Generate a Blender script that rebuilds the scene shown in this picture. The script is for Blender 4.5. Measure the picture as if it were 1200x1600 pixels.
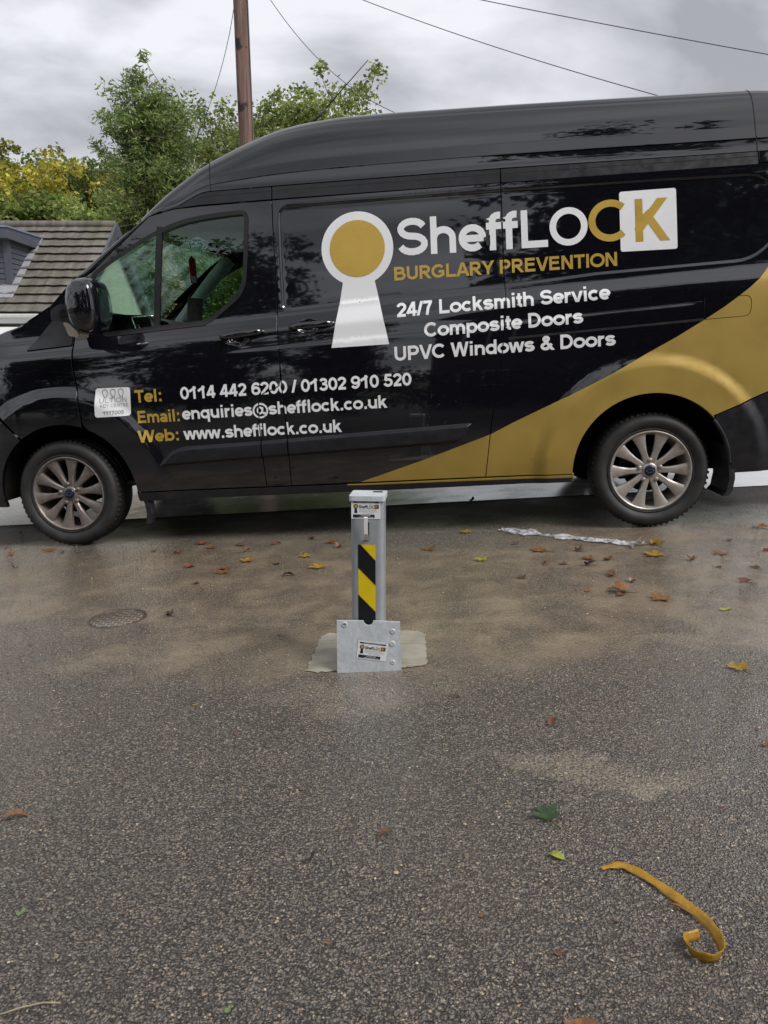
import bpy, bmesh, math, random
import numpy as np
from mathutils import Vector, Matrix
from mathutils.geometry import delaunay_2d_cdt
R = math.radians
for o in list(bpy.data.objects): bpy.data.objects.remove(o)
scene = bpy.context.scene
C = scene.collection
# ------------------------------------------------------------------ camera
cd = bpy.data.cameras.new('camera'); cam = bpy.data.objects.new('camera', cd); C.objects.link(cam)
cam.location = (0, 0, 1.0); cam.rotation_euler = (R(90-11), 0, 0)
cd.sensor_fit = 'VERTICAL'; cd.sensor_height = 32; cd.lens = 24; cd.clip_start = .05; cd.clip_end = 1000
scene.camera = cam
# ------------------------------------------------------------------ world + sun
SUN_EL, SUN_AZ = R(46), R(53)      # azimuth counted from behind the camera towards the right
w = bpy.data.worlds.new("World"); scene.world = w; w.use_nodes = True
nt = w.node_tree; N = nt.nodes; Lk = nt.links
bg = N['Background']; bg.inputs['Strength'].default_value = .1
sky = N.new('ShaderNodeTexSky'); sky.sky_type = 'NISHITA'; sky.sun_disc = False
sky.sun_elevation = SUN_EL; sky.sun_rotation = math.pi-SUN_AZ; sky.dust_density = 3.0
tc = N.new('ShaderNodeTexCoord')
sep = N.new('ShaderNodeSeparateXYZ'); Lk.new(tc.outputs['Generated'], sep.inputs[0])
def mth(op, a, b=None, tree=nt):
    n = tree.nodes.new('ShaderNodeMath'); n.operation = op
    for i, q in enumerate((a, b)):
        if q is None: continue
        if isinstance(q, (int, float)): n.inputs[i].default_value = q
        else: tree.links.new(q, n.inputs[i])
    return n.outputs[0]
zz = mth('ADD', mth('ABSOLUTE', sep.outputs[2]), .22)
cmb = N.new('ShaderNodeCombineXYZ')
Lk.new(mth('DIVIDE', sep.outputs[0], zz), cmb.inputs[0]); Lk.new(mth('DIVIDE', sep.outputs[1], zz), cmb.inputs[1])
cn = N.new('ShaderNodeTexNoise'); cn.inputs['Scale'].default_value = 1.7; cn.inputs['Detail'].default_value = 7
cn.inputs['Roughness'].default_value = .5; cn.inputs['Distortion'].default_value = .35
mp = N.new('ShaderNodeMapping'); mp.inputs['Location'].default_value = (3.1, 1.35, 0); mp.inputs['Scale'].default_value = (1.0, 1.25, 1)
Lk.new(cmb.outputs[0], mp.inputs[0]); Lk.new(mp.outputs[0], cn.inputs[0])
cr = N.new('ShaderNodeValToRGB'); e = cr.color_ramp.elements
e[0].position = .36; e[0].color = (.38, .385, .41, 1); e[1].position = .63; e[1].color = (.86, .87, .91, 1)
Lk.new(cn.outputs[0], cr.inputs[0])
cs = N.new('ShaderNodeVectorMath'); cs.operation = 'SCALE'; cs.inputs['Scale'].default_value = 5.6
Lk.new(cr.outputs[0], cs.inputs[0])
mx = N.new('ShaderNodeMix'); mx.data_type = 'RGBA'; mx.inputs[0].default_value = .94
Lk.new(sky.outputs[0], mx.inputs[6]); Lk.new(cs.outputs[0], mx.inputs[7]); Lk.new(mx.outputs[2], bg.inputs['Color'])
sd = bpy.data.lights.new('sun', 'SUN'); sd.energy = 1.5; sd.angle = R(24); sd.color = (1, .985, .965)
sun = bpy.data.objects.new('sun', sd); C.objects.link(sun); sun.location = (0, 0, 30)
sun.rotation_euler = Vector((math.sin(SUN_AZ)*math.cos(SUN_EL), -math.cos(SUN_AZ)*math.cos(SUN_EL), math.sin(SUN_EL))).to_track_quat('Z', 'Y').to_euler()
scene.view_settings.view_transform = 'Standard'; scene.view_settings.look = 'None'
scene.view_settings.exposure = 0.95; scene.view_settings.gamma = 1
# ------------------------------------------------------------------ materials
class NB:
    def __init__(s, name):
        s.m = bpy.data.materials.new(name); s.m.use_nodes = True; s.t = s.m.node_tree
        s.p = s.t.nodes['Principled BSDF']
    def n(s, typ, **kw):
        q = s.t.nodes.new(typ)
        for k, v in kw.items():
            if hasattr(q, k): setattr(q, k, v)
        return q
    def l(s, a, b): s.t.links.new(a, b)
    def mth(s, op, a, b=None): return mth(op, a, b, s.t)
    def co(s, kind='Object'): return s.n('ShaderNodeTexCoord').outputs[kind]
    def noise(s, scale, detail=4, vec=None, rough=.55, dist=0):
        q = s.n('ShaderNodeTexNoise'); q.inputs['Scale'].default_value = scale; q.inputs['Detail'].default_value = detail
        q.inputs['Roughness'].default_value = rough; q.inputs['Distortion'].default_value = dist
        s.l(vec if vec is not None else s.co(), q.inputs['Vector']); return q
    def ramp(s, fac, stops):
        q = s.n('ShaderNodeValToRGB'); e = q.color_ramp.elements
        while len(e) < len(stops): e.new(.5)
        for a, (p, c) in zip(e, stops):
            a.position = p; a.color = (c if hasattr(c, '__len__') else (c, c, c))[:3] + (1,) if hasattr(c, '__len__') else (c, c, c, 1)
        s.l(fac, q.inputs[0]); return q.outputs[0]
    def mix(s, fac, a, b, blend='MIX'):
        q = s.n('ShaderNodeMix'); q.data_type = 'RGBA'; q.blend_type = blend
        for i, v in ((0, fac), (6, a), (7, b)):
            if isinstance(v, (int, float)): q.inputs[i].default_value = v
            elif isinstance(v, tuple): q.inputs[i].default_value = v + (1,) if len(v) == 3 else v
            else: s.l(v, q.inputs[i])
        return q.outputs[2]
    def mapr(s, v, a, b, c=0., d=1.):
        q = s.n('ShaderNodeMapRange'); q.inputs[1].default_value = a; q.inputs[2].default_value = b
        q.inputs[3].default_value = c; q.inputs[4].default_value = d; q.interpolation_type = 'SMOOTHSTEP'
        s.l(v, q.inputs[0]); return q.outputs[0]
    def bump(s, h, st=.3, dist=.01):
        q = s.n('ShaderNodeBump'); q.inputs['Strength'].default_value = st; q.inputs['Distance'].default_value = dist
        s.l(h, q.inputs['Height']); s.l(q.outputs[0], s.p.inputs['Normal'])
    def set(s, **k):
        for a, v in k.items():
            i = s.p.inputs[a.replace('_', ' ')]
            if isinstance(v, (int, float)): i.default_value = v
            elif isinstance(v, tuple): i.default_value = v + (1,) if len(v) == 3 else v
            else: s.l(v, i)
        return s
def simple(name, col, rough=.5, metal=0., ior=1.5, var=.15, vscale=30, bump=0., bscale=200, **k):
    b = NB(name)
    nz = b.noise(vscale, 4)
    c = b.mix(b.mapr(nz.outputs[0], .3, .7), tuple(x*(1-var) for x in col), tuple(min(1, x*(1+var)) for x in col))
    b.set(Base_Color=c, Roughness=b.mapr(nz.outputs[0], .3, .7, rough*.85, min(1, rough*1.15)), Metallic=metal, IOR=ior, **k)
    if bump: b.bump(b.noise(bscale, 3).outputs[0], bump, .004)
    return b.m
def paint():
    b = NB('black_paint'); co = b.co(); s = b.n('ShaderNodeSeparateXYZ'); b.l(co, s.inputs[0])
    nz = b.noise(3.5, 6, co, .65); n2 = b.noise(60, 3, co)
    low = b.mapr(s.outputs[2], .95, .3)
    dust = b.mth('MULTIPLY', b.mth('MULTIPLY', low, b.mapr(nz.outputs[0], .35, .75)), b.mapr(n2.outputs[0], .3, .8, .3, 1))
    # mud specks thrown up behind the front wheel
    v = b.n('ShaderNodeTexVoronoi'); v.inputs['Scale'].default_value = 75; b.l(co, v.inputs['Vector'])
    sp = b.mapr(v.outputs['Distance'], .22, .12)
    rnd = b.n('ShaderNodeSeparateColor'); b.l(v.outputs['Color'], rnd.inputs[0])
    sp = b.mth('MULTIPLY', sp, b.mth('GREATER_THAN', rnd.outputs[0], .8))
    cx = b.mth('DIVIDE', b.mth('SUBTRACT', s.outputs[0], 2.18), .24); cz = b.mth('DIVIDE', b.mth('SUBTRACT', s.outputs[2], .68), .2)
    d = b.mth('SQRT', b.mth('ADD', b.mth('MULTIPLY', cx, cx), b.mth('MULTIPLY', cz, cz)))
    sp = b.mth('MULTIPLY', sp, b.mapr(d, 1.1, .3))
    f = b.mth('MINIMUM', b.mth('ADD', b.mth('MULTIPLY', dust, .025), b.mth('MULTIPLY', sp, .55)), 1)
    b.set(Base_Color=b.mix(f, (.005, .005, .008), (.20, .16, .12)),
          Roughness=b.mth('ADD', b.mth('MULTIPLY', f, .6), .03), IOR=1.85)
    return b.m
M = {}
M['paint'] = paint()
M['gold'] = simple('gold_vinyl', (.37, .25, .052), .62, .3, 1.5, .06, 5)
M['goldtxt'] = simple('gold_letter_vinyl', (.55, .36, .07), .3, .25, 1.5, .05, 5)
M['white'] = simple('white_vinyl', (.78, .78, .79), .25, 0, 1.5, .03, 4)
M['trim'] = simple('black_satin_trim', (.012, .012, .015), .38, 0, 1.5, .2, 20)
M['plastic'] = simple('black_grained_plastic', (.018, .018, .02), .5, 0, 1.5, .3, 25, .15, 600)
M['seal'] = simple('black_rubber_seal', (.008, .008, .008), .45)
M['under'] = simple('dark_underbody', (.012, .011, .01), .85, 0, 1.3)
M['lens'] = simple('dirty_clear_lens', (.55, .48, .42), .2)
M['cabin'] = simple('dark_cabin_plastic', (.03, .033, .035), .6)
M['cabinlight'] = simple('pale_pillar_lining', (.34, .35, .34), .8)
M['seat'] = simple('dark_seat_fabric', (.03, .03, .035), .9, bump=.3)
M['chrome'] = simple('bright_metal', (.75, .75, .76), .15, 1)
M['red'] = simple('red_card', (.6, .03, .03), .5)
M['navy'] = simple('navy_print', (.012, .015, .04), .4)
M['greyprint'] = simple('grey_print', (.22, .22, .23), .5)
M['badgeblue'] = simple('dark_blue_badge', (.006, .009, .035), .35)
M['headlamp'] = simple('headlamp_lens', (.5, .5, .52), .08, .3)
def tyre_m():
    b = NB('tyre_rubber'); nz = b.noise(14, 5)
    b.set(Base_Color=b.ramp(nz.outputs[0], [(.3, (.012, .012, .013)), (.75, (.035, .032, .03))]), Roughness=.62)
    b.bump(b.noise(180, 3).outputs[0], .15, .003); return b.m
M['tyre'] = tyre_m()
def rim_m(name, ca, cb, f=.5):
    b = NB(name); nz = b.noise(22, 6, rough=.7)
    k = b.mapr(nz.outputs[0], .3, .75)
    b.set(Base_Color=b.mix(k, ca, cb), Roughness=b.mapr(nz.outputs[0], .3, .7, .3, .55), Metallic=f); return b.m
M['rimF'] = rim_m('brown_dusted_alloy', (.27, .238, .22), (.165, .135, .118))
M['rimR'] = rim_m('pale_dusted_alloy', (.47, .435, .405), (.29, .255, .23))
M['rimdark'] = simple('brake_dust_metal', (.02, .018, .016), .7, .3)
def schlick(b, f0):
    lw = b.n('ShaderNodeLayerWeight'); lw.inputs['Blend'].default_value = .5
    return b.mth('ADD', f0, b.mth('MULTIPLY', 1-f0, b.mth('POWER', lw.outputs['Facing'], 5.)))
def glass_m():
    b = NB('green_tinted_glass'); t = b.t; t.nodes.remove(b.p)
    tr = t.nodes.new('ShaderNodeBsdfTransparent'); tr.inputs[0].default_value = (.66, .86, .76, 1)
    gl = t.nodes.new('ShaderNodeBsdfGlossy'); gl.inputs['Roughness'].default_value = .0; gl.inputs[0].default_value = (.9, 1, .95, 1)
    fr = schlick(b, .07)
    mx = t.nodes.new('ShaderNodeMixShader'); t.links.new(fr, mx.inputs[0]); t.links.new(tr.outputs[0], mx.inputs[1]); t.links.new(gl.outputs[0], mx.inputs[2])
    t.links.new(mx.outputs[0], t.nodes['Material Output'].inputs[0]); return b.m
M['glass'] = glass_m()
def misted():
    b = NB('rain_misted_screen'); t = b.t
    tr = b.n('ShaderNodeBsdfTransparent'); tr.inputs[0].default_value = (.70, .86, .78, 1)
    tl = b.n('ShaderNodeBsdfTranslucent'); tl.inputs[0].default_value = (.62, .80, .72, 1); df = b.n('ShaderNodeBsdfDiffuse'); df.inputs[0].default_value = (.5, .6, .56, 1)
    gl = b.n('ShaderNodeBsdfGlossy'); gl.inputs['Roughness'].default_value = .02
    nz = b.noise(9, 5); k = b.mapr(nz.outputs[0], .35, .7, .03, .30)
    m0 = b.n('ShaderNodeMixShader'); m0.inputs[0].default_value = .25; b.l(tl.outputs[0], m0.inputs[1]); b.l(df.outputs[0], m0.inputs[2])
    m1 = b.n('ShaderNodeMixShader'); b.l(k, m1.inputs[0]); b.l(tr.outputs[0], m1.inputs[1]); b.l(m0.outputs[0], m1.inputs[2])
    fr = schlick(b, .045); m2 = b.n('ShaderNodeMixShader'); b.l(fr, m2.inputs[0]); b.l(m1.outputs[0], m2.inputs[1]); b.l(gl.outputs[0], m2.inputs[2])
    b.l(m2.outputs[0], t.nodes['Material Output'].inputs[0]); t.nodes.remove(b.p); return b.m
M['misted'] = misted()
def galv(name, base, rough):
    b = NB(name); v = b.n('ShaderNodeTexVoronoi'); v.inputs['Scale'].default_value = 90; b.l(b.co(), v.inputs['Vector'])
    s = b.n('ShaderNodeSeparateColor'); b.l(v.outputs['Color'], s.inputs[0]); nz = b.noise(12, 5)
    k = b.mth('ADD', b.mth('MULTIPLY', s.outputs[0], .3), b.mth('MULTIPLY', nz.outputs[0], .8))
    b.set(Base_Color=b.ramp(k, [(.2, tuple(x*.72 for x in base)), (.9, tuple(min(1, x*1.12) for x in base))]), Roughness=rough, Metallic=.2)
    b.bump(nz.outputs[0], .08, .003); return b.m
M['post'] = simple('grey_powder_coat', (.36, .375, .395), .36, .25, 1.5, .05, 18)
M['galv'] = galv('galvanised_steel', (.68, .725, .755), .42)
M['yellow'] = simple('yellow_reflective_tape', (.72, .52, .01), .35, var=.04)
M['blacktape'] = simple('black_tape', (.008, .009, .011), .35)
M['hole'] = simple('dark_recess', (.01, .01, .01), .9)
def leaf_tree_m(name):
    b = NB(name); g = b.n('ShaderNodeNewGeometry'); oi = b.n('ShaderNodeObjectInfo')
    r = g.outputs['Random Per Island']
    nz = b.noise(.55, 2)
    v = b.mth('MULTIPLY', b.mapr(r, 0, 1, .7, 1.75), b.mapr(nz.outputs[0], .3, .7, .75, 1.3))
    hs = b.n('ShaderNodeHueSaturation'); b.l(oi.outputs['Color'], hs.inputs['Color']); b.l(v, hs.inputs['Value'])
    b.l(b.mapr(b.mth('FRACT', b.mth('MULTIPLY', r, 7.3)), 0, 1, .475, .52), hs.inputs['Hue'])
    b.set(Base_Color=hs.outputs[0], Roughness=.5, IOR=1.4)
    t = b.t; tl = b.n('ShaderNodeBsdfTranslucent'); b.l(hs.outputs[0], tl.inputs[0])
    m2 = b.n('ShaderNodeMixShader'); m2.inputs[0].default_value = .45
    b.l(b.p.outputs[0], m2.inputs[1]); b.l(tl.outputs[0], m2.inputs[2]); b.l(m2.outputs[0], t.nodes['Material Output'].inputs[0])
    return b.m
M['foliage'] = leaf_tree_m('tree_foliage')
M['bark'] = simple('grey_brown_bark', (.10, .08, .06), .9, var=.4, vscale=8, bump=.6, bscale=20)
def pole_m():
    b = NB('weathered_pole_timber'); mpn = b.n('ShaderNodeMapping'); mpn.inputs['Scale'].default_value = (14, 14, .7); b.l(b.co(), mpn.inputs[0])
    nz = b.noise(1.6, 7, mpn.outputs[0], .65); kn = b.noise(2.6, 3)
    c = b.ramp(nz.outputs[0], [(.3, (.07, .04, .034)), (.5, (.17, .10, .08)), (.75, (.29, .20, .165))])
    b.set(Base_Color=b.mix(b.mapr(kn.outputs[0], .62, .67), c, (.03, .022, .02)), Roughness=.85); b.bump(nz.outputs[0], .5, .01); return b.m
M['pole'] = pole_m()
M['wire'] = simple('grey_cable', (.12, .12, .13), .6)
M['antenna'] = simple('black_aerial_rubber', (.01, .01, .01), .5)
# ------------------------------------------------------------------ basic helpers
def mesh_obj(name, verts, faces, mats, parent=None, smooth=True, mi=None, normals=None):
    me = bpy.data.meshes.new(name)
    me.from_pydata([tuple(map(float, v)) for v in verts], [], [tuple(map(int, f)) for f in faces])
    for m in (mats if isinstance(mats, (list, tuple)) else [mats]): me.materials.append(m)
    if mi is not None: me.polygons.foreach_set('material_index', np.asarray(mi, dtype=np.int32))
    me.polygons.foreach_set('use_smooth', [bool(smooth)]*len(me.polygons))
    me.update()
    if normals is not None: me.normals_split_custom_set_from_vertices([tuple(map(float, q)) for q in normals])
    o = bpy.data.objects.new(name, me); C.objects.link(o)
    if parent is not None: o.parent = parent
    return o
def tag(o, label=None, cat=None, group=None, kind=None):
    if label: o['label'] = label
    if cat: o['category'] = cat
    if group: o['group'] = group
    if kind: o['kind'] = kind
    return o
def empty(name, loc, label, cat, group=None, rz=0):
    o = bpy.data.objects.new(name, None); C.objects.link(o); o.location = loc; o.rotation_euler = (0, 0, rz)
    o.empty_display_size = .2
    return tag(o, label, cat, group)
def bm_obj(name, bm, mats, parent=None, smooth=False, bevel=0, seg=2):
    if bevel:
        bmesh.ops.bevel(bm, geom=[e for e in bm.edges if len(e.link_faces) == 2 and e.calc_face_angle() > R(30)], offset=bevel, segments=seg, affect='EDGES', profile=.7)
    bmesh.ops.recalc_face_normals(bm, faces=bm.faces)
    me = bpy.data.meshes.new(name); bm.to_mesh(me); bm.free()
    for m in (mats if isinstance(mats, (list, tuple)) else [mats]): me.materials.append(m)
    for p in me.polygons: p.use_smooth = smooth
    if smooth: me.set_sharp_from_angle(angle=R(38))
    o = bpy.data.objects.new(name, me); C.objects.link(o)
    if parent is not None: o.parent = parent
    return o
def box(bm, x0, x1, y0, y1, z0, z1, mtx=None):
    vs = [bm.verts.new(p) for p in ((x0, y0, z0), (x1, y0, z0), (x1, y1, z0), (x0, y1, z0), (x0, y0, z1), (x1, y0, z1), (x1, y1, z1), (x0, y1, z1))]
    for f in ((3, 2, 1, 0), (4, 5, 6, 7), (0, 1, 5, 4), (1, 2, 6, 5), (2, 3, 7, 6), (3, 0, 4, 7)): bm.faces.new([vs[i] for i in f])
    if mtx is not None: bmesh.ops.transform(bm, matrix=mtx, verts=vs)
    return vs
def prism(bm, poly, y0, y1, axis='y'):
    """poly in (a,b); extruded along axis"""
    def P(a, b, c): return (a, c, b) if axis == 'y' else ((a, b, c) if axis == 'z' else (c, a, b))
    A = [bm.verts.new(P(a, b, y0)) for a, b in poly]; B = [bm.verts.new(P(a, b, y1)) for a, b in poly]
    n = len(poly)
    bm.faces.new(A); bm.faces.new(B[::-1])
    for i in range(n): bm.faces.new((A[i], B[i], B[(i+1) % n], A[(i+1) % n]))
def lathe(prof, n, axis='y', closed=False):
    """prof: list of (r, h) ; returns verts, faces round axis"""
    V = []; F = []
    for k in range(n):
        a = 2*math.pi*k/n; c, s = math.cos(a), math.sin(a)
        for r, h in prof: V.append((r*c, h, r*s) if axis == 'y' else (r*c, r*s, h))
    m = len(prof)
    for k in range(n):
        for i in range(m if closed else m-1):
            a, b = k*m+i, k*m+(i+1) % m; c, d = ((k+1) % n)*m+(i+1) % m, ((k+1) % n)*m+i
            F.append((a, b, c, d))
    return V, F
def tube(pts, radii, n=8, cap=True):
    pts = [Vector(p) for p in pts]; V = []; F = []
    if not hasattr(radii, '__len__'): radii = [radii]*len(pts)
    up = Vector((0, 0, 1)); prev = None
    for i, p in enumerate(pts):
        t = (pts[min(i+1, len(pts)-1)]-pts[max(i-1, 0)]).normalized()
        if prev is None: u = t.cross(up if abs(t.z) < .9 else Vector((1, 0, 0))).normalized()
        else: u = (prev-t*prev.dot(t)).normalized()
        prev = u; v = t.cross(u); r = radii[i]
        ra, rb = r if hasattr(r, '__len__') else (r, r)
        for k in range(n):
            a = 2*math.pi*k/n; V.append(p+u*ra*math.cos(a)+v*rb*math.sin(a))
    for i in range(len(pts)-1):
        for k in range(n): F.append((i*n+k, i*n+(k+1) % n, (i+1)*n+(k+1) % n, (i+1)*n+k))
    if cap: F.append(tuple(range(n))[::-1]); F.append(tuple((len(pts)-1)*n+k for k in range(n)))
    return V, F
def join(parts):
    V = []; F = []
    for v, f in parts:
        o = len(V); V += [tuple(q) for q in v]; F += [tuple(i+o for i in q) for q in f]
    return V, F
# ------------------------------------------------------------------ 2-D polygon tools
def inside(poly, P):
    x, y = P[:, 0], P[:, 1]; r = np.zeros(len(P), bool); q = np.asarray(poly, float)
    x0, y0 = q[:, 0].min(), q[:, 1].min(); x1, y1 = q[:, 0].max(), q[:, 1].max()
    s = (x >= x0) & (x <= x1) & (y >= y0) & (y <= y1)
    if not s.any(): return r
    xs, ys = x[s], y[s]; rr = np.zeros(len(xs), bool); j = len(q)-1
    for i in range(len(q)):
        xi, yi = q[i]; xj, yj = q[j]
        if yi != yj:
            c = ((yi > ys) != (yj > ys)) & (xs < (xj-xi)*(ys-yi)/(yj-yi)+xi); rr ^= c
        j = i
    r[s] = rr; return r
def area(p): return .5*sum(p[i-1][0]*p[i][1]-p[i][0]*p[i-1][1] for i in range(len(p)))
def dense(poly, step, closed=True):
    out = []; n = len(poly)
    for i in range(n if closed else n-1):
        a = np.array(poly[i], float); b = np.array(poly[(i+1) % n], float); k = max(1, int(np.linalg.norm(b-a)/step))
        for j in range(k): out.append(tuple(a+(b-a)*j/k))
    if not closed: out.append(tuple(poly[-1]))
    return out
def offset(poly, d):
    """move inwards by d"""
    p = [np.array(q, float) for q in poly]
    if area(poly) < 0: p = p[::-1]
    out = []; n = len(p)
    for i in range(n):
        a, b, c = p[i-1], p[i], p[(i+1) % n]
        u = b-a; v = c-b; u = u/(np.linalg.norm(u)+1e-9); v = v/(np.linalg.norm(v)+1e-9)
        n1 = np.array([-u[1], u[0]]); n2 = np.array([-v[1], v[0]]); m = n1+n2
        m = m/max(.5, 1+n1@n2); out.append(tuple(b+m*d))
    return out
def roundp(poly, r, n=5):
    out = []; L = len(poly)
    rs = r if hasattr(r, '__len__') else [r]*L
    for i in range(L):
        a, b, c = (np.array(poly[k % L], float) for k in (i-1, i, i+1)); rr = rs[i]
        if rr <= 0: out.append(tuple(b)); continue
        u = a-b; v = c-b; lu, lv = np.linalg.norm(u), np.linalg.norm(v); k = min(rr, lu*.45, lv*.45)
        p, q = b+u/lu*k, b+v/lv*k
        for t in np.linspace(0, 1, n): out.append(tuple((1-t)**2*p+2*t*(1-t)*b+t*t*q))
    return out
def arcp(cx, cz, r, a0, a1, n): return [(cx+r*math.cos(R(a)), cz+r*math.sin(R(a))) for a in np.linspace(a0, a1, n)]
def cdt(loops, keep, grid, extra=None, lines=()):
    """constrained triangulation of everything keep() accepts; loops are closed constraint polygons"""
    V = []; E = []
    for lp in loops:
        o = len(V); V += lp; n = len(lp); E += [(o+i, o+(i+1) % n) for i in range(n)]
    for ln in lines:
        o = len(V); V += ln; E += [(o+i, o+i+1) for i in range(len(ln)-1)]
    B = np.array(V)
    x0, y0 = B.min(0); x1, y1 = B.max(0); G = []
    if grid:
        gx, gy = np.meshgrid(np.arange(x0+grid*.37, x1, grid), np.arange(y0+grid*.41, y1, grid)); gx[::2] += grid*.5
        g = np.stack([gx.ravel(), gy.ravel()], 1)
        if extra is not None: g = np.concatenate([g, extra])
        k = keep(g); g = g[k]
        if len(g):
            d = np.full(len(g), 9.)
            for i in range(0, len(B), 200):
                d = np.minimum(d, np.sqrt(((g[:, None]-B[None, i:i+200])**2).sum(2)).min(1))
            G = [tuple(q) for q in g[d > grid*.25]]
    vv, ee, ff, *_ = delaunay_2d_cdt([Vector(q) for q in V+G], E, [], 0, 1e-6)
    vv = np.array([tuple(q) for q in vv]); ff = np.array([tuple(f) for f in ff])
    cen = vv[ff].mean(1); k = keep(cen); ff = ff[k]
    a = vv[ff[:, 0]]; b = vv[ff[:, 1]]; c = vv[ff[:, 2]]
    ar = (b[:, 0]-a[:, 0])*(c[:, 1]-a[:, 1])-(b[:, 1]-a[:, 1])*(c[:, 0]-a[:, 0])
    ff = ff[np.abs(ar) > 1e-9]; ar = ar[np.abs(ar) > 1e-9]
    ff[ar < 0] = ff[ar < 0][:, ::-1]
    used = np.unique(ff); mp_ = np.full(len(vv), -1); mp_[used] = np.arange(len(used))
    return vv[used], mp_[ff]
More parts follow.
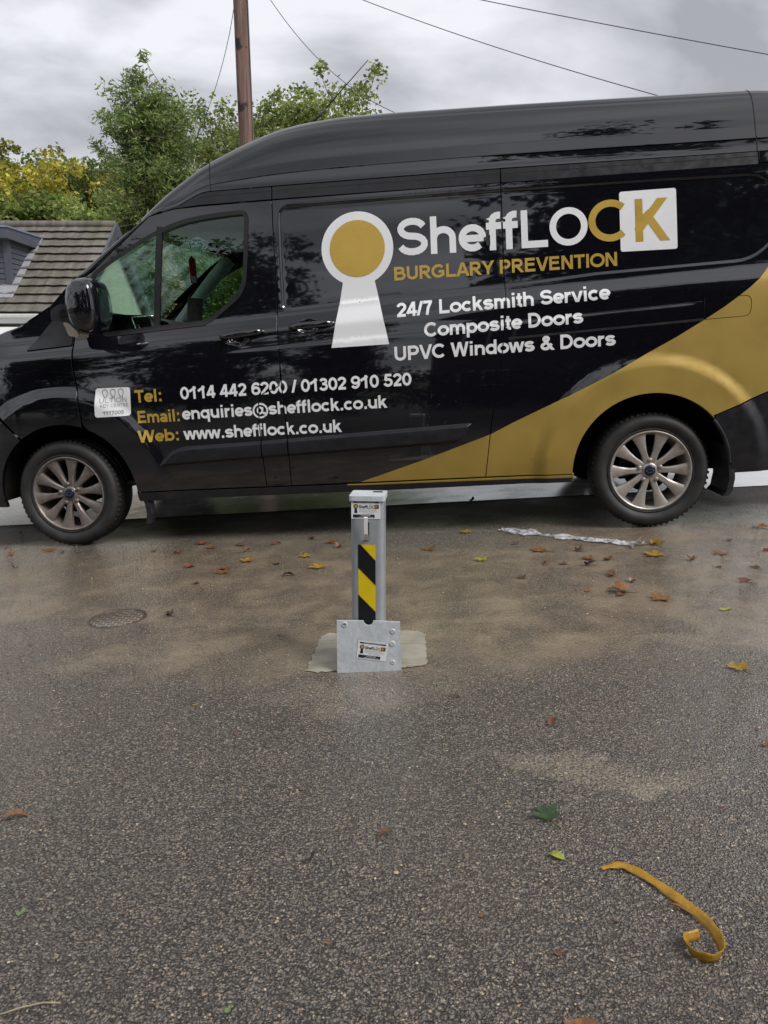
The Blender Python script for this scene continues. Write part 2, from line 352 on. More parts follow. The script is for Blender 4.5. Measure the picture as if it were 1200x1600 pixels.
# ------------------------------------------------------------------ stroke lettering (bold sans)
def A_(cx, cy, rx, ry, a0, a1, n=12): return [(cx+rx*math.cos(R(a)), cy+ry*math.sin(R(a))) for a in np.linspace(a0, a1, n)]
XH = .725
def glyph(c, h):
    """strokes: (kind, points) kind L=butt, D=extended and clipped ; returns strokes, advance, (ymin,ymax)"""
    L = []; X = XH; lo, hi = 0., 1.
    def l(*p): L.append(('L', list(p)))
    def d(*p): L.append(('D', list(p)))
    def a(pts): L.append(('L', pts))
    adv = 1.
    if c == 'A': d((.1, 0), (.485, 1)); d((.9, 0), (.515, 1)); l((.24, .3), (.76, .3))
    elif c == 'B':
        l((.17, 0), (.17, 1)); m = .54
        a([(.17, 1-h), (.52, 1-h)]+A_(.54, (1-h+m)/2, .24, (1-h-m)/2, 90, -90)+[(.17, m)])
        a([(.17, m), (.55, m)]+A_(.57, (h+m)/2, .29, (m-h)/2, 90, -90)+[(.17, h)])
    elif c == 'C': a(A_(.53, .5, .43, .5-h, 42, 318, 20))
    elif c == 'D': l((.17, 0), (.17, 1)); a([(.17, 1-h), (.42, 1-h)]+A_(.44, .5, .43, .5-h, 90, -90, 16)+[(.17, h)])
    elif c == 'E': l((.17, 0), (.17, 1)); l((.1, h), (.86, h)); l((.1, 1-h), (.83, 1-h)); l((.1, .53), (.79, .53)); adv = .93
    elif c == 'F': l((.17, 0), (.17, 1)); l((.1, 1-h), (.8, 1-h)); l((.1, .52), (.72, .52)); adv = .85
    elif c == 'G': a(A_(.54, .5, .44, .5-h, 42, 318, 20)); l((.56, .46), (.99, .46)); l((.91, .13), (.91, .5)); adv = 1.09
    elif c == 'I': l((.194, 0), (.194, 1)); adv = .39
    elif c == 'K': l((.17, 0), (.17, 1)); d((.2, .33), (.83, 1)); d((.42, .58), (.88, 0)); 
    elif c == 'L': l((.17, 0), (.17, 1)); l((.1, h), (.82, h)); adv = .85
    elif c == 'N': l((.17, 0), (.17, 1)); l((.83, 0), (.83, 1)); d((.19, 1), (.81, 0))
    elif c == 'O': a(A_(.545, .5, .455, .5-h, 0, 185, 18)); a(A_(.545, .5, .455, .5-h, 180, 365, 18)); adv = 1.09
    elif c in 'PR':
        m = .43 if c == 'P' else .47
        l((.17, 0), (.17, 1)); a([(.17, 1-h), (.5, 1-h)]+A_(.52, (1-h+m)/2, .27, (1-h-m)/2, 90, -90)+[(.17, m)]); adv = .93
        if c == 'R': d((.45, .47), (.87, 0)); adv = 1.
    elif c in 'Ss':
        q = 1. if c == 'S' else X; m = q*.51; rx = .33 if c == 'S' else .26; cx = .465 if c == 'S' else .39
        a(A_(cx, (q-h+m)/2, rx, (q-h-m)/2, 15, 270, 14)[:-1]+A_(cx, (h+m)/2, rx*1.06, (m-h)/2, 90, -165, 14)); adv = .93 if c == 'S' else .777
        if c == 's': hi = X
    elif c == 'T': l((.02, 1-h), (.83, 1-h)); l((.425, 0), (.425, 1)); adv = .85
    elif c == 'U': a([(.17, 1), (.17, .38)]+A_(.5, .36, .33, .36-h, 180, 360, 14)+[(.83, 1)])
    elif c == 'V': d((.09, 1), (.45, 0)); d((.84, 1), (.48, 0)); adv = .93
    elif c == 'W': d((.1, 1), (.37, 0)); d((.37, 0), (.65, 1)); d((.67, 1), (.95, 0)); d((.95, 0), (1.22, 1)); adv = 1.32
    elif c == 'Y': d((.09, 1), (.47, .4)); d((.85, 1), (.47, .4)); l((.465, 0), (.465, .46)); adv = .93
    elif c == '&': d((.36, .66), (.93, 0)); a(A_(.44, .77, .17, .23-h, -80, 100, 10)); a(A_(.44, .77, .17, .23-h, 95, 235, 10)); a([(.56, .62), (.36, .5)]+A_(.4, .28, .27, .28-h, 110, 300, 12)+[(.84, .42)])
    elif c == '/': d((.05, 0), (.34, 1)); adv = .39
    elif c == '-': l((.08, .38), (.4, .38)); adv = .46
    elif c == '.': l((.2-h, h), (.2+h, h)); adv = .39
    elif c == ':': l((.23-h, h), (.23+h, h)); l((.23-h, X-h), (.23+h, X-h)); adv = .465
    elif c == '@':
        a(A_(.68, .36, .6, .6-h*.6, -55, 130, 18)); a(A_(.68, .36, .6, .6-h*.6, 125, 300, 18)); a(A_(.64, .38, .2, .24, 0, 185, 10)); a(A_(.64, .38, .2, .24, 180, 365, 10)); a([(.88, .62), (.84, .25), (.98, .12), (1.12, .2)]); adv = 1.36; lo = -.25; h *= .75
    elif c == '0': a(A_(.39, .5, .285, .5-h, 0, 185, 14)); a(A_(.39, .5, .285, .5-h, 180, 365, 14)); adv = .777
    elif c == '1': l((.47, 0), (.47, 1)); d((.5, .86), (.14, .66)); adv = .777
    elif c == '2': a(A_(.38, .68, .265, .32-h, 170, -30, 12)+[(.15, h*1.2)]); l((.06, h), (.7, h)); adv = .777
    elif c == '3': a(A_(.37, (1-h+.54)/2, .24, (.46-h)/2, 165, -90)); a(A_(.37, (.54+h)/2, .28, (.54-h)/2, 90, -165)); l((.27, .54), (.42, .54)); adv = .777
    elif c == '4': l((.53, 0), (.53, 1)); l((.04, .29), (.75, .29)); d((.1, .3), (.5, 1)); adv = .777
    elif c == '5': l((.19, 1-h), (.68, 1-h)); a([(.24, .97), (.16, .5)]); a(A_(.37, .34, .3, .34-h, 140, -165, 14)); adv = .777
    elif c in '69':
        s = [A_(.4, .34, .29, .34-h, 0, 185), A_(.4, .34, .29, .34-h, 180, 365), A_(.44, .5, .33, .5-h, 40, 185)]
        for q in s: a(q if c == '6' else [(.777-x, 1-y) for x, y in q])
        adv = .777
    elif c == '7': l((.06, 1-h), (.71, 1-h)); a([(.63, 1-h), (.42, .5), (.33, 0)]); adv = .777
    elif c == 'a': a(A_(.38, X-h-.16, .25, .16, 165, 0)+[(.63, .1), (.66, 0)]); a(A_(.36, .22, .24, .22-h*.9, 0, 185)); a(A_(.36, .22, .24, .22-h*.9, 180, 365)); adv = .777; hi = X
    elif c in 'bdpq':
        e = .15 if c in 'bp' else .7; y0, y1 = (0, 1) if c in 'bd' else (-.28, X); l((e, y0), (e, y1)); k = .45 if c in 'bp' else .4
        a(A_(k, X/2, .3, X/2-h, 0, 185)); a(A_(k, X/2, .3, X/2-h, 180, 365)); adv = .853; lo = min(0, y0)
    elif c == 'c': a(A_(.41, X/2, .31, X/2-h, 45, 315, 16)); adv = .777; hi = X
    elif c == 'e': l((.12, .35), (.72, .35)); a(A_(.4, X/2, .3, X/2-h, -2, 315, 18)); adv = .777; hi = X
    elif c == 'f': a([(.2, 0), (.2, .8)]+A_(.38, .8, .18, .2-h*.9, 180, 75, 8)); l((.02, X-h*.9), (.45, X-h*.9)); adv = .465
    elif c == 'h': l((.15, 0), (.15, 1)); a(A_(.42, .4, .27, X-h-.4, 180, 0)+[(.69, 0)]); adv = .853
    elif c == 'i': l((.194, 0), (.194, X)); l((.194, .84), (.194, 1)); adv = .39
    elif c == 'k': l((.15, 0), (.15, 1)); d((.2, .28), (.6, X)); d((.38, .44), (.68, 0)); adv = .777; 
    elif c == 'l': l((.194, 0), (.194, 1)); adv = .39
    elif c == 'm':
        l((.15, 0), (.15, X)); a(A_(.38, .42, .23, X-h-.42, 180, 0)+[(.61, 0)]); a(A_(.85, .42, .23, X-h-.42, 180, 0)+[(1.08, 0)]); adv = 1.24; hi = X
    elif c == 'n': l((.15, 0), (.15, X)); a(A_(.42, .4, .27, X-h-.4, 180, 0)+[(.69, 0)]); adv = .853; hi = X
    elif c == 'o': a(A_(.43, X/2, .33, X/2-h, 0, 185)); a(A_(.43, X/2, .33, X/2-h, 180, 365)); adv = .853; hi = X
    elif c == 'r': l((.15, 0), (.15, X)); a(A_(.42, .38, .27, X-h-.38, 180, 75, 8)); adv = .543; hi = X
    elif c == 't': a([(.22, .93), (.22, .2)]+A_(.38, .2, .16, .2-h*.9, 180, 285, 8)); l((.02, X-h*.9), (.43, X-h*.9)); adv = .465
    elif c == 'u': l((.69, 0), (.69, X)); a([(.15, X), (.15, .33)]+A_(.42, .33, .27, .33-h, 180, 360)); adv = .853; hi = X
    elif c == 'v': d((.08, X), (.37, 0)); d((.7, X), (.41, 0)); adv = .777; hi = X
    elif c == 'w': d((.07, X), (.29, 0)); d((.29, 0), (.53, X)); d((.55, X), (.79, 0)); d((.79, 0), (1.01, X)); adv = 1.087; hi = X
    else: adv = .388
    out = []
    for kind, p in L:
        p = [np.array(q, float) for q in p]
        if kind == 'D':
            u = (p[-1]-p[0]); u = u/np.linalg.norm(u); p[0] = p[0]-u*.13; p[-1] = p[-1]+u*.13
            if c == 'k' and p[-1][1] > .5 and p[0][1] > .1: top = X
        lft = []; rgt = []
        for i in range(len(p)):
            u = p[min(i+1, len(p)-1)]-p[max(i-1, 0)]; u = u/(np.linalg.norm(u)+1e-9); nn = np.array([-u[1], u[0]])
            s = 1.
            if 0 < i < len(p)-1:
                u1 = p[i]-p[i-1]; u1 = u1/(np.linalg.norm(u1)+1e-9); s = 1/max(.5, abs(nn @ np.array([-u1[1], u1[0]])))
            lft.append(p[i]+nn*h*s); rgt.append(p[i]-nn*h*s)
        poly = [tuple(q) for q in lft+rgt[::-1]]
        if kind == 'D':
            yl, yh = lo, hi
            if c in 'KkR1&': 
                if c == 'k': yh = X
                if c in 'R1&' and p[0][1] < .9 and p[-1][1] < .9: yh = 9
                # inner ends stay square: do not lengthen towards the stem
            if c == 'Y': yl = .36
            for s_, yy in ((1, yl), (-1, yh)):
                res = []; m = len(poly)
                for i in range(m):
                    a0, b0 = poly[i], poly[(i+1) % m]; da, db = s_*(a0[1]-yy), s_*(b0[1]-yy)
                    if da >= 0: res.append(a0)
                    if (da >= 0) != (db >= 0): t = da/(da-db); res.append((a0[0]+(b0[0]-a0[0])*t, a0[1]+(b0[1]-a0[1])*t))
                poly = res
                if not poly: break
        if len(poly) > 2: out.append(poly)
    return out, adv
def text_polys(s, x0, x1, zb0, zb1, cap, h=.1, fit=True):
    """stroke polygons of a line of lettering from x0 to x1 with a (possibly sloping) baseline"""
    x = 0; P = []
    for ch in s:
        g, ad = glyph(ch, h)
        P += [[(px+x, py) for px, py in q] for q in g]; x += ad
    ink0 = min(q[0] for p in P for q in p); ink1 = max(q[0] for p in P for q in p)
    k = (x1-x0)/(ink1-ink0); out = []
    for p in P:
        out.append([(x0+(a-ink0)*k, zb0+(zb1-zb0)*(a-ink0)/(ink1-ink0)+b*cap) for a, b in p])
    return out
# ------------------------------------------------------------------ ground
def gz(x, y):
    x = np.asarray(x, float); y = np.asarray(y, float)
    def ss(a, b, v): t = np.clip((v-a)/(b-a), 0, 1); return t*t*(3-2*t)
    near = .0537*7*np.tanh(x/7*1.0)*(1) + .0125*(np.minimum(y, 4.3)-2.4)*np.where(y > -3, 1, 0) + np.where(y <= -3, .0125*-5.4, 0)
    lin = .0537*x + .0125*(np.minimum(np.maximum(y, -3), 4.3)-2.4)
    k = ss(3, 9, np.abs(x)); z = lin*(1-k)+near*k
    t = ss(9.5, 15, y); z = z*(1-t)+(-1.6)*t
    hill = ss(26, 75, y)*13*(1-.6*ss(-15, 30, x)) + ss(12, 60, -y)*4
    return z+hill
def ground_sheet(name, xs, ys, dz, mat, kind='structure'):
    X, Y = np.meshgrid(xs, ys); Z = gz(X, Y)+dz; n = len(xs)
    V = np.stack([X.ravel(), Y.ravel(), Z.ravel()], 1)
    F = [(j*n+i, j*n+i+1, (j+1)*n+i+1, (j+1)*n+i) for j in range(len(ys)-1) for i in range(n-1)]
    return tag(mesh_obj(name, V, F, mat), kind=kind)
def asphalt():
    b = NB('wet_asphalt'); co = b.co()
    v = b.n('ShaderNodeTexVoronoi'); v.inputs['Scale'].default_value = 185; v.inputs['Randomness'].default_value = 1
    wn = b.noise(60, 3, co); wv = b.n('ShaderNodeVectorMath'); wv.operation = 'MULTIPLY_ADD'
    b.l(wn.outputs['Color'], wv.inputs[0]); wv.inputs[1].default_value = (.016, .016, .016); b.l(co, wv.inputs[2]); b.l(wv.outputs[0], v.inputs['Vector'])
    v2 = b.n('ShaderNodeTexVoronoi'); v2.inputs['Scale'].default_value = 95; b.l(wv.outputs[0], v2.inputs['Vector'])
    sc = b.n('ShaderNodeSeparateColor'); b.l(v.outputs['Color'], sc.inputs[0])
    chip = b.ramp(sc.outputs[0], [(0, (.052, .043, .037)), (.25, (.165, .142, .12)), (.65, (.30, .255, .213)), (.88, (.41, .34, .27)), (.965, (.54, .39, .25)), (1, (.78, .64, .45))])
    gap = b.mapr(v.outputs['Distance'], .3, .68)
    fine = b.noise(420, 3, co)
    s2 = b.n('ShaderNodeSeparateColor'); b.l(v2.outputs['Color'], s2.inputs[0]); chip2 = b.ramp(s2.outputs[1], [(0, (.09, .082, .076)), (.5, (.26, .232, .208)), (.93, (.44, .38, .32)), (1, (.68, .54, .37))])
    bigst = b.mth('MULTIPLY', b.mth('GREATER_THAN', s2.outputs[0], .72), b.mapr(v2.outputs['Distance'], .42, .34))
    c = b.mix(b.mth('MULTIPLY', gap, .95), chip, (.018, .015, .013)); c = b.mix(b.mth('MULTIPLY', bigst, .85), c, chip2)
    c = b.mix(b.mapr(fine.outputs[0], .4, .7, 0, .35), c, (.30, .27, .24))
    big = b.noise(.9, 5, co, .6); med = b.noise(5, 5, co, .6, .4)
    c = b.mix(b.mapr(big.outputs[0], .35, .7, 0, .45), c, b.mix(.5, c, (.08, .072, .068)))
    c = b.mix(b.mapr(b.noise(.55, 4, co, .6).outputs[0], .45, .62, 0, .35), c, b.mix(.6, c, (.24, .19, .145)))
    # mud and cement slurry washed over the tarmac: patches with their own outlines
    s = b.n('ShaderNodeSeparateXYZ'); b.l(co, s.inputs[0])
    wob = b.noise(3.2, 5, co, .62, .5); ws = b.n('ShaderNodeSeparateColor'); b.l(wob.outputs['Color'], ws.inputs[0])
    wx = b.mth('ADD', s.outputs[0], b.mth('MULTIPLY', b.mth('SUBTRACT', ws.outputs[0], .5), .55))
    wy = b.mth('ADD', s.outputs[1], b.mth('MULTIPLY', b.mth('SUBTRACT', ws.outputs[1], .5), .55))
    def patch(cx, cy, rx, ry, soft=.5):
        px = b.mth('DIVIDE', b.mth('SUBTRACT', wx, cx), rx); py = b.mth('DIVIDE', b.mth('SUBTRACT', wy, cy), ry)
        return b.mapr(b.mth('ADD', b.mth('MULTIPLY', px, px), b.mth('MULTIPLY', py, py)), 1+soft, 1-soft)
    def many(l):
        r = None
        for q in l: r = patch(*q) if r is None else b.mth('MAXIMUM', r, patch(*q))
        return r
    grain = b.mapr(b.noise(160, 3, co).outputs[0], .3, .72)
    mud = many([(-1.0, 3.75, 1.0, .62, .6), (.2, 3.35, 2.6, .55, .7), (.4, 2.85, 1.6, .5, .8), (-.3, 2.75, .9, .35, .7), (1.6, 3.6, 1.2, .7, .8)])
    mudf = b.mth('MULTIPLY', mud, b.mapr(b.mth('ADD', med.outputs[0], b.mth('MULTIPLY', grain, .25)), .35, .8, .25, .8))
    c = b.mix(mudf, c, b.mix(b.mapr(med.outputs[0], .35, .65), (.17, .12, .072), (.29, .225, .155)))
    silt = many([(-.52, 2.87, .26, .045, .9), (-.42, 2.63, .2, .06, .9), (.6, 2.6, .32, .022, .8), (.95, 2.53, .3, .018, .8), (.28, 2.78, .3, .04, .9), (-.1, 2.2, .3, .12, .99), (-.05, 2.58, .36, .26, .7), (.55, 1.72, .26, .04, .99), (.6, 2.98, .5, .05, .9), (-.9, 2.62, .25, .03, .9)])
    siltf = b.mth('MULTIPLY', silt, b.mapr(b.mth('ADD', b.mth('MULTIPLY', med.outputs[0], .8), b.mth('MULTIPLY', grain, .5)), .35, .9, .0, .6))
    c = b.mix(siltf, c, (.34, .285, .20))
    # shade below the van painted into the colour, with darker wet tarmac along the road
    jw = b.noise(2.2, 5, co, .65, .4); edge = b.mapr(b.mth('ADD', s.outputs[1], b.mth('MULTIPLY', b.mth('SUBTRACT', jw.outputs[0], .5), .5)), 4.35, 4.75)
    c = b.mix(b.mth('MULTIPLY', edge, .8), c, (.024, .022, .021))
    # wetness
    wet = b.noise(1.7, 4, co, .6, .3)
    pud = many([(-1.6, 3.8, 1.2, .6, .5), (-1.2, 3.2, .8, .4, .6), (-1.9, 4.6, .7, .4, .6), (-.9, 2.75, 1.1, .5, .8), (.9, 3.0, 1.6, .6, .9), (-.2, 2.05, 1.3, .55, .9)])
    wf = b.mapr(b.mth('ADD', wet.outputs[0], b.mth('MULTIPLY', pud, .3)), .38, .72)
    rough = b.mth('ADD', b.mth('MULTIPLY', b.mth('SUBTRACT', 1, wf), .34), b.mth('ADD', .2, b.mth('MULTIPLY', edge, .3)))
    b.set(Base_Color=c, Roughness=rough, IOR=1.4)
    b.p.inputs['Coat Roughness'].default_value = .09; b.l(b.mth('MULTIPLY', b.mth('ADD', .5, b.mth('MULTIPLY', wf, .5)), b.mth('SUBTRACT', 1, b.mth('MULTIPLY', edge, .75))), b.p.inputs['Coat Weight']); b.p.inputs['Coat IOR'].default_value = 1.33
    h = b.mth('ADD', b.mth('ADD', b.mth('MULTIPLY', v.outputs['Distance'], -1), b.mth('MULTIPLY', v2.outputs['Distance'], -.3)), b.mth('MULTIPLY', fine.outputs[0], .4))
    q = b.n('ShaderNodeBump'); q.inputs['Distance'].default_value = .0075
    b.l(b.mth('SUBTRACT', 1., b.mth('MULTIPLY', b.mth('MAXIMUM', mudf, siltf), .8)), q.inputs['Strength']); b.l(h, q.inputs['Height']); b.l(q.outputs[0], b.p.inputs['Normal'])
    q2 = b.n('ShaderNodeBump'); q2.inputs['Distance'].default_value = .007; b.l(b.mth('SUBTRACT', .85, b.mth('MULTIPLY', b.mth('MAXIMUM', mudf, b.mth('MULTIPLY', wf, .35)), .6)), q2.inputs['Strength'])
    b.l(h, q2.inputs['Height']); b.l(q2.outputs[0], b.p.inputs['Coat Normal'])
    return b.m
def concrete_road():
    b = NB('pale_wet_concrete'); co = b.co(); nz = b.noise(4, 6, co, .6); n2 = b.noise(90, 3, co)
    c = b.mix(b.mapr(nz.outputs[0], .3, .7), (.46, .46, .47), (.62, .62, .63)); c = b.mix(b.mapr(n2.outputs[0], .5, .75, 0, .35), c, (.3, .3, .31))
    b.set(Base_Color=c, Roughness=b.mapr(nz.outputs[0], .3, .7, .12, .3)); b.bump(n2.outputs[0], .12, .002); return b.m
def rough_ground():
    b = NB('rough_grass'); nz = b.noise(1.2, 7, rough=.65); b.set(Base_Color=b.ramp(nz.outputs[0], [(.3, (.035, .045, .015)), (.7, (.09, .10, .035))]), Roughness=.9); return b.m
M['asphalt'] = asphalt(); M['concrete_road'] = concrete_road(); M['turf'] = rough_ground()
def axis(pts):
    out = []
    for a, b_, s in pts: out += list(np.arange(a, b_, s))
    return np.array(sorted(set(np.round(out+[pts[-1][1]], 4))))
ground_sheet('ground', axis([(-160, -20, 10), (-20, 20, .8), (20, 160, 10)]), axis([(-160, -20, 10), (-20, 8, .7), (8, 20, .6), (20, 200, 8)]), -.012, M['turf'])
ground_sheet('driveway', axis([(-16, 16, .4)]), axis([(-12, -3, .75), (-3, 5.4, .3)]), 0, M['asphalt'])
ground_sheet('road', axis([(-60, -16, 4), (-16, 16, .4), (16, 60, 4)]), axis([(5.24, 9.2, .33)]), .004, M['concrete_road'])
# ------------------------------------------------------------------ the van
EX = Vector((.99477224, -.08711367, .05328602)); EY = Vector((.08723761, .99618753, 0)); EZ = Vector((-.05308287, .00464855, .99857929))
VO = Vector((-1.84663061, 4.43662684, -.07454537))
VAN_M = Matrix(((EX.x, EY.x, EZ.x, VO.x), (EX.y, EY.y, EZ.y, VO.y), (EX.z, EY.z, EZ.z, VO.z), (0, 0, 0, 1)))
van = bpy.data.objects.new('parked_van', None); C.objects.link(van); van.matrix_world = VAN_M
tag(van, 'glossy black high roof panel van with gold swoosh and white lettering, parked across the driveway', 'van')
WID = 1.98
FC, RC, AR = (.02, .31), (3.335, .32), .412
_pz = np.array([(.0, .075), (.15, .06), (.25, .04), (.32, .024), (.45, .008), (.6, .001), (.8, 0), (1.0, .007), (1.14, .018), (1.2, .028), (1.25, .052), (1.3, .075), (1.35, .084), (1.5, .102), (1.7, .131), (1.9, .166), (2.0, .185), (2.5, .30)])
def _slopes():
    x, y = _pz.T; h = np.diff(x); d = np.diff(y)/h; m = np.zeros(len(x)); m[0], m[-1] = d[0], d[-1]
    for i in range(1, len(x)-1):
        if d[i-1]*d[i] > 0: w1, w2 = 2*h[i]+h[i-1], h[i]+2*h[i-1]; m[i] = (w1+w2)/(w1/d[i-1]+w2/d[i])
    return m
_pm = _slopes()
def P_(z):
    x, y = _pz.T; z = np.clip(z, x[0], x[-1]-1e-6); i = np.clip(np.searchsorted(x, z, 'right')-1, 0, len(x)-2); h = x[i+1]-x[i]; t = (z-x[i])/h
    return (1+2*t)*(1-t)**2*y[i]+t*(1-t)**2*h*_pm[i]+t*t*(3-2*t)*y[i+1]+t*t*(t-1)*h*_pm[i+1]
def ss(a, b, v): t = np.clip((v-a)/(b-a), 0, 1); return t*t*(3-2*t)
PANEL_WIN = roundp([(1.352, 1.30), (1.352, 1.85), (2.0, 1.852), (2.631, 1.851), (3.298, 1.846), (3.97, 1.836), (3.985, 1.5), (3.85, 1.398), (3.063, 1.377), (2.573, 1.341), (1.885, 1.319), (1.40, 1.29)],
                   [.02, .06, 0, 0, 0, .12, .1, .1, 0, 0, 0, .05])
def sdf(poly, x, z):
    q = np.array(poly); a = q; b = np.roll(q, -1, 0); d = np.full(x.shape, 9.)
    for (ax, az), (bx, bz) in zip(a, b):
        vx, vz = bx-ax, bz-az; t = np.clip(((x-ax)*vx+(z-az)*vz)/(vx*vx+vz*vz+1e-12), 0, 1)
        d = np.minimum(d, np.hypot(x-ax-vx*t, z-az-vz*t))
    return np.where(inside(poly, np.stack([x, z], 1)), -d, d)
BOWLS = [(1.10, 1.150), (1.495, 1.190)]
def S(x, z):
    x = np.atleast_1d(np.asarray(x, float)); z = np.atleast_1d(np.asarray(z, float))
    sh = .05*(np.clip(x, -.3, 4)-1.9)*np.exp(-((z-1.25)/.25)**2)
    y = P_(z-sh)
    for (cx, cz), amp in ((FC, .022), (RC, .026)):
        r = np.hypot(x-cx, z-cz); y = y-amp*(1-ss(.555, .64, r))*ss(.1, .32, z)
    y = y+.38*np.maximum(0, -x-.22)**2+1.3*np.maximum(0, x-4.0)**2
    # crease along the lower doors below the shoulder
    y = y+.007*ss(-.012, .012, z-(1.115+.045*(x-1.9)))*ss(.9, 1.3, x)*(1-ss(3.5, 3.7, x))*(1-ss(1.15, 1.25, z-.045*(x-1.9)))
    m = (x > 1.3) & (x < 4.05) & (z > 1.25) & (z < 1.9)
    if m.any(): y[m] = y[m]+.010*(1-ss(-.012, .006, sdf(PANEL_WIN, x[m], z[m])))
    for cx, cz in BOWLS:
        q = np.hypot((x-cx)/.062, (z-cz)/.042); y = y+.03*(1-ss(.55, 1, q))
    return y
def Snorm(x, z, e=.0015):
    dx = (S(x+e, z)-S(x-e, z))/(2*e); dz = (S(x, z+e)-S(x, z-e))/(2*e)
    n = np.stack([dx, -np.ones_like(dx), dz], 1); return n/np.linalg.norm(n, axis=1)[:, None]
def refine():
    out = []
    for cx, cz in BOWLS:
        gx, gz_ = np.meshgrid(np.arange(cx-.075, cx+.075, .009), np.arange(cz-.052, cz+.052, .009)); out.append(np.stack([gx.ravel(), gz_.ravel()], 1))
    return np.concatenate(out)
REF = refine()
def panel(name, poly, mats, parent=van, holes=(), regions=(), lines=(), grid=.035, lip=.028, gap=.0032, lift=0., far=False, surf=None, lipmat=None):
    P = dense(offset(poly, gap), .03); H = [dense(offset(h, -gap), .025) for h in holes]
    reg = [dense(r, .04) for r in regions]
    def keep(q):
        k = inside(P, q)
        for h in H: k &= ~inside(h, q)
        return k
    x0, z0 = np.min(P, 0); x1, z1 = np.max(P, 0)
    ex = REF[(REF[:, 0] > x0) & (REF[:, 0] < x1) & (REF[:, 1] > z0) & (REF[:, 1] < z1)] if lift == 0 else None
    vv, ff = cdt([P]+H+reg, keep, grid, ex, [dense(l, .03, False) for l in lines])
    f_ = surf or S
    y = f_(vv[:, 0], vv[:, 1])-lift
    V = np.stack([vv[:, 0], y, vv[:, 1]], 1); Nn = Snorm(vv[:, 0], vv[:, 1]); F = [tuple(f) for f in ff]
    mi = np.zeros(len(F), int); cen = vv[ff].mean(1)
    for k, r in enumerate(regions): mi[inside(r, cen)] = k+1
    if lip:
        from collections import Counter
        cnt = {}
        for f, m in zip(F, mi):
            for i in range(3):
                a, b = f[i], f[(i+1) % 3]; k = (min(a, b), max(a, b))
                cnt[k] = None if k in cnt else (a, b, m)
        be = [v for v in cnt.values() if v]
        od = {}
        for a, b, m in be:
            d = vv[b]-vv[a]; d = d/(np.linalg.norm(d)+1e-12); n = np.array([d[1], -d[0]])
            od[a] = od.get(a, 0)+n; od[b] = od.get(b, 0)+n
        V = list(V); Nn = list(Nn); A = {}; B = {}; D_ = {}
        for v, n in od.items():
            n = n/(np.linalg.norm(n)+1e-9); p = np.array(V[v]); nn = np.array([n[0], 0, n[1]])
            A[v] = len(V); V.append(p); h = Nn[v]*.6+nn*.8; Nn.append(h/np.linalg.norm(h))
            B[v] = len(V); V.append(p+nn*.0012+np.array([0, .004, 0])); Nn.append(nn)
            D_[v] = len(V); V.append(p+nn*.0012+np.array([0, lip, 0])); Nn.append(nn)
        mi = list(mi)
        for a, b, m in be:
            F += [(b, a, A[a], A[b])][:0]
            F += [(B[a], B[b], b, a), (D_[a], D_[b], B[b], B[a])]; mi += [m, m]
        V = np.array(V); Nn = np.array(Nn)
    if far:
        V[:, 1] = WID-V[:, 1]; Nn[:, 1] *= -1; F = [f[::-1] for f in F]
    return mesh_obj(name, V, F, mats, parent, True, mi, Nn)
def overlay(name, polys, clip, mat, parent, lift=.0022, grid=.035, holes=()):
    """flat lettering laid on the body surface, clipped to one body panel"""
    Pc = dense(offset(clip, .0031), .05)
    polys = [dense(p, .04) for p in polys]
    allp = np.array([q for p in polys for q in p])
    if not inside(Pc, allp).any(): return None
    def keep(q):
        k = np.zeros(len(q), bool)
        for p in polys: k |= inside(p, q)
        for h_ in holes: k &= ~inside(h_, q)
        return k & inside(Pc, q)
    lo, hi = allp.min(0)-.1, allp.max(0)+.1
    vv, ff = cdt(polys+[dense(h_, .04) for h_ in holes]+[Pc], keep, None)
    if not len(ff): return None
    # split long triangles so that the film follows the curve of the panel
    V = np.stack([vv[:, 0], S(vv[:, 0], vv[:, 1])-lift, vv[:, 1]], 1)
    bm = bmesh.new(); bv = [bm.verts.new(p) for p in V]
    for f in ff:
        try: bm.faces.new([bv[i] for i in f])
        except ValueError: pass
    for _ in range(5):
        le = [e for e in bm.edges if e.calc_length() > .025]
        if not le: break
        bmesh.ops.subdivide_edges(bm, edges=le, cuts=1); bmesh.ops.triangulate(bm, faces=[f for f in bm.faces if len(f.verts) > 3])
    for v in bm.verts: v.co.y = float(S(v.co.x, v.co.z)[0])-lift
    bm.verts.index_update()
    VV = np.array([tuple(v.co) for v in bm.verts]); FF = [tuple(v.index for v in f.verts) for f in bm.faces]; bm.free()
    return mesh_obj(name, VV, FF, mat, parent, True, None, Snorm(VV[:, 0], VV[:, 2]))
def ribbon(name, pts, width, mat, parent, lift=.001, closed=False, step=.03, thick=0.):
    p = np.array(dense(pts, step, closed)); n = len(p)
    L = []; 
    for i in range(n):
        a = p[i-1] if (i or closed) else p[i]; b = p[(i+1) % n] if (i < n-1 or closed) else p[i]
        d = b-a; d = d/(np.linalg.norm(d)+1e-9); L.append(np.array([-d[1], d[0]]))
    L = np.array(L); a = p+L*width/2; b = p-L*width/2
    def up(q, l): return np.stack([q[:, 0], S(q[:, 0], q[:, 1])-l, q[:, 1]], 1)
    rows = [up(a, lift-thick), up(a, lift), up(b, lift), up(b, lift-thick)] if thick else [up(a, lift), up(b, lift)]
    V = np.concatenate(rows); F = []
    for r in range(len(rows)-1):
        for i in range(n if closed else n-1): j = (i+1) % n; F.append((r*n+i, r*n+j, (r+1)*n+j, (r+1)*n+i))
    return mesh_obj(name, V, F, mat, parent, False)
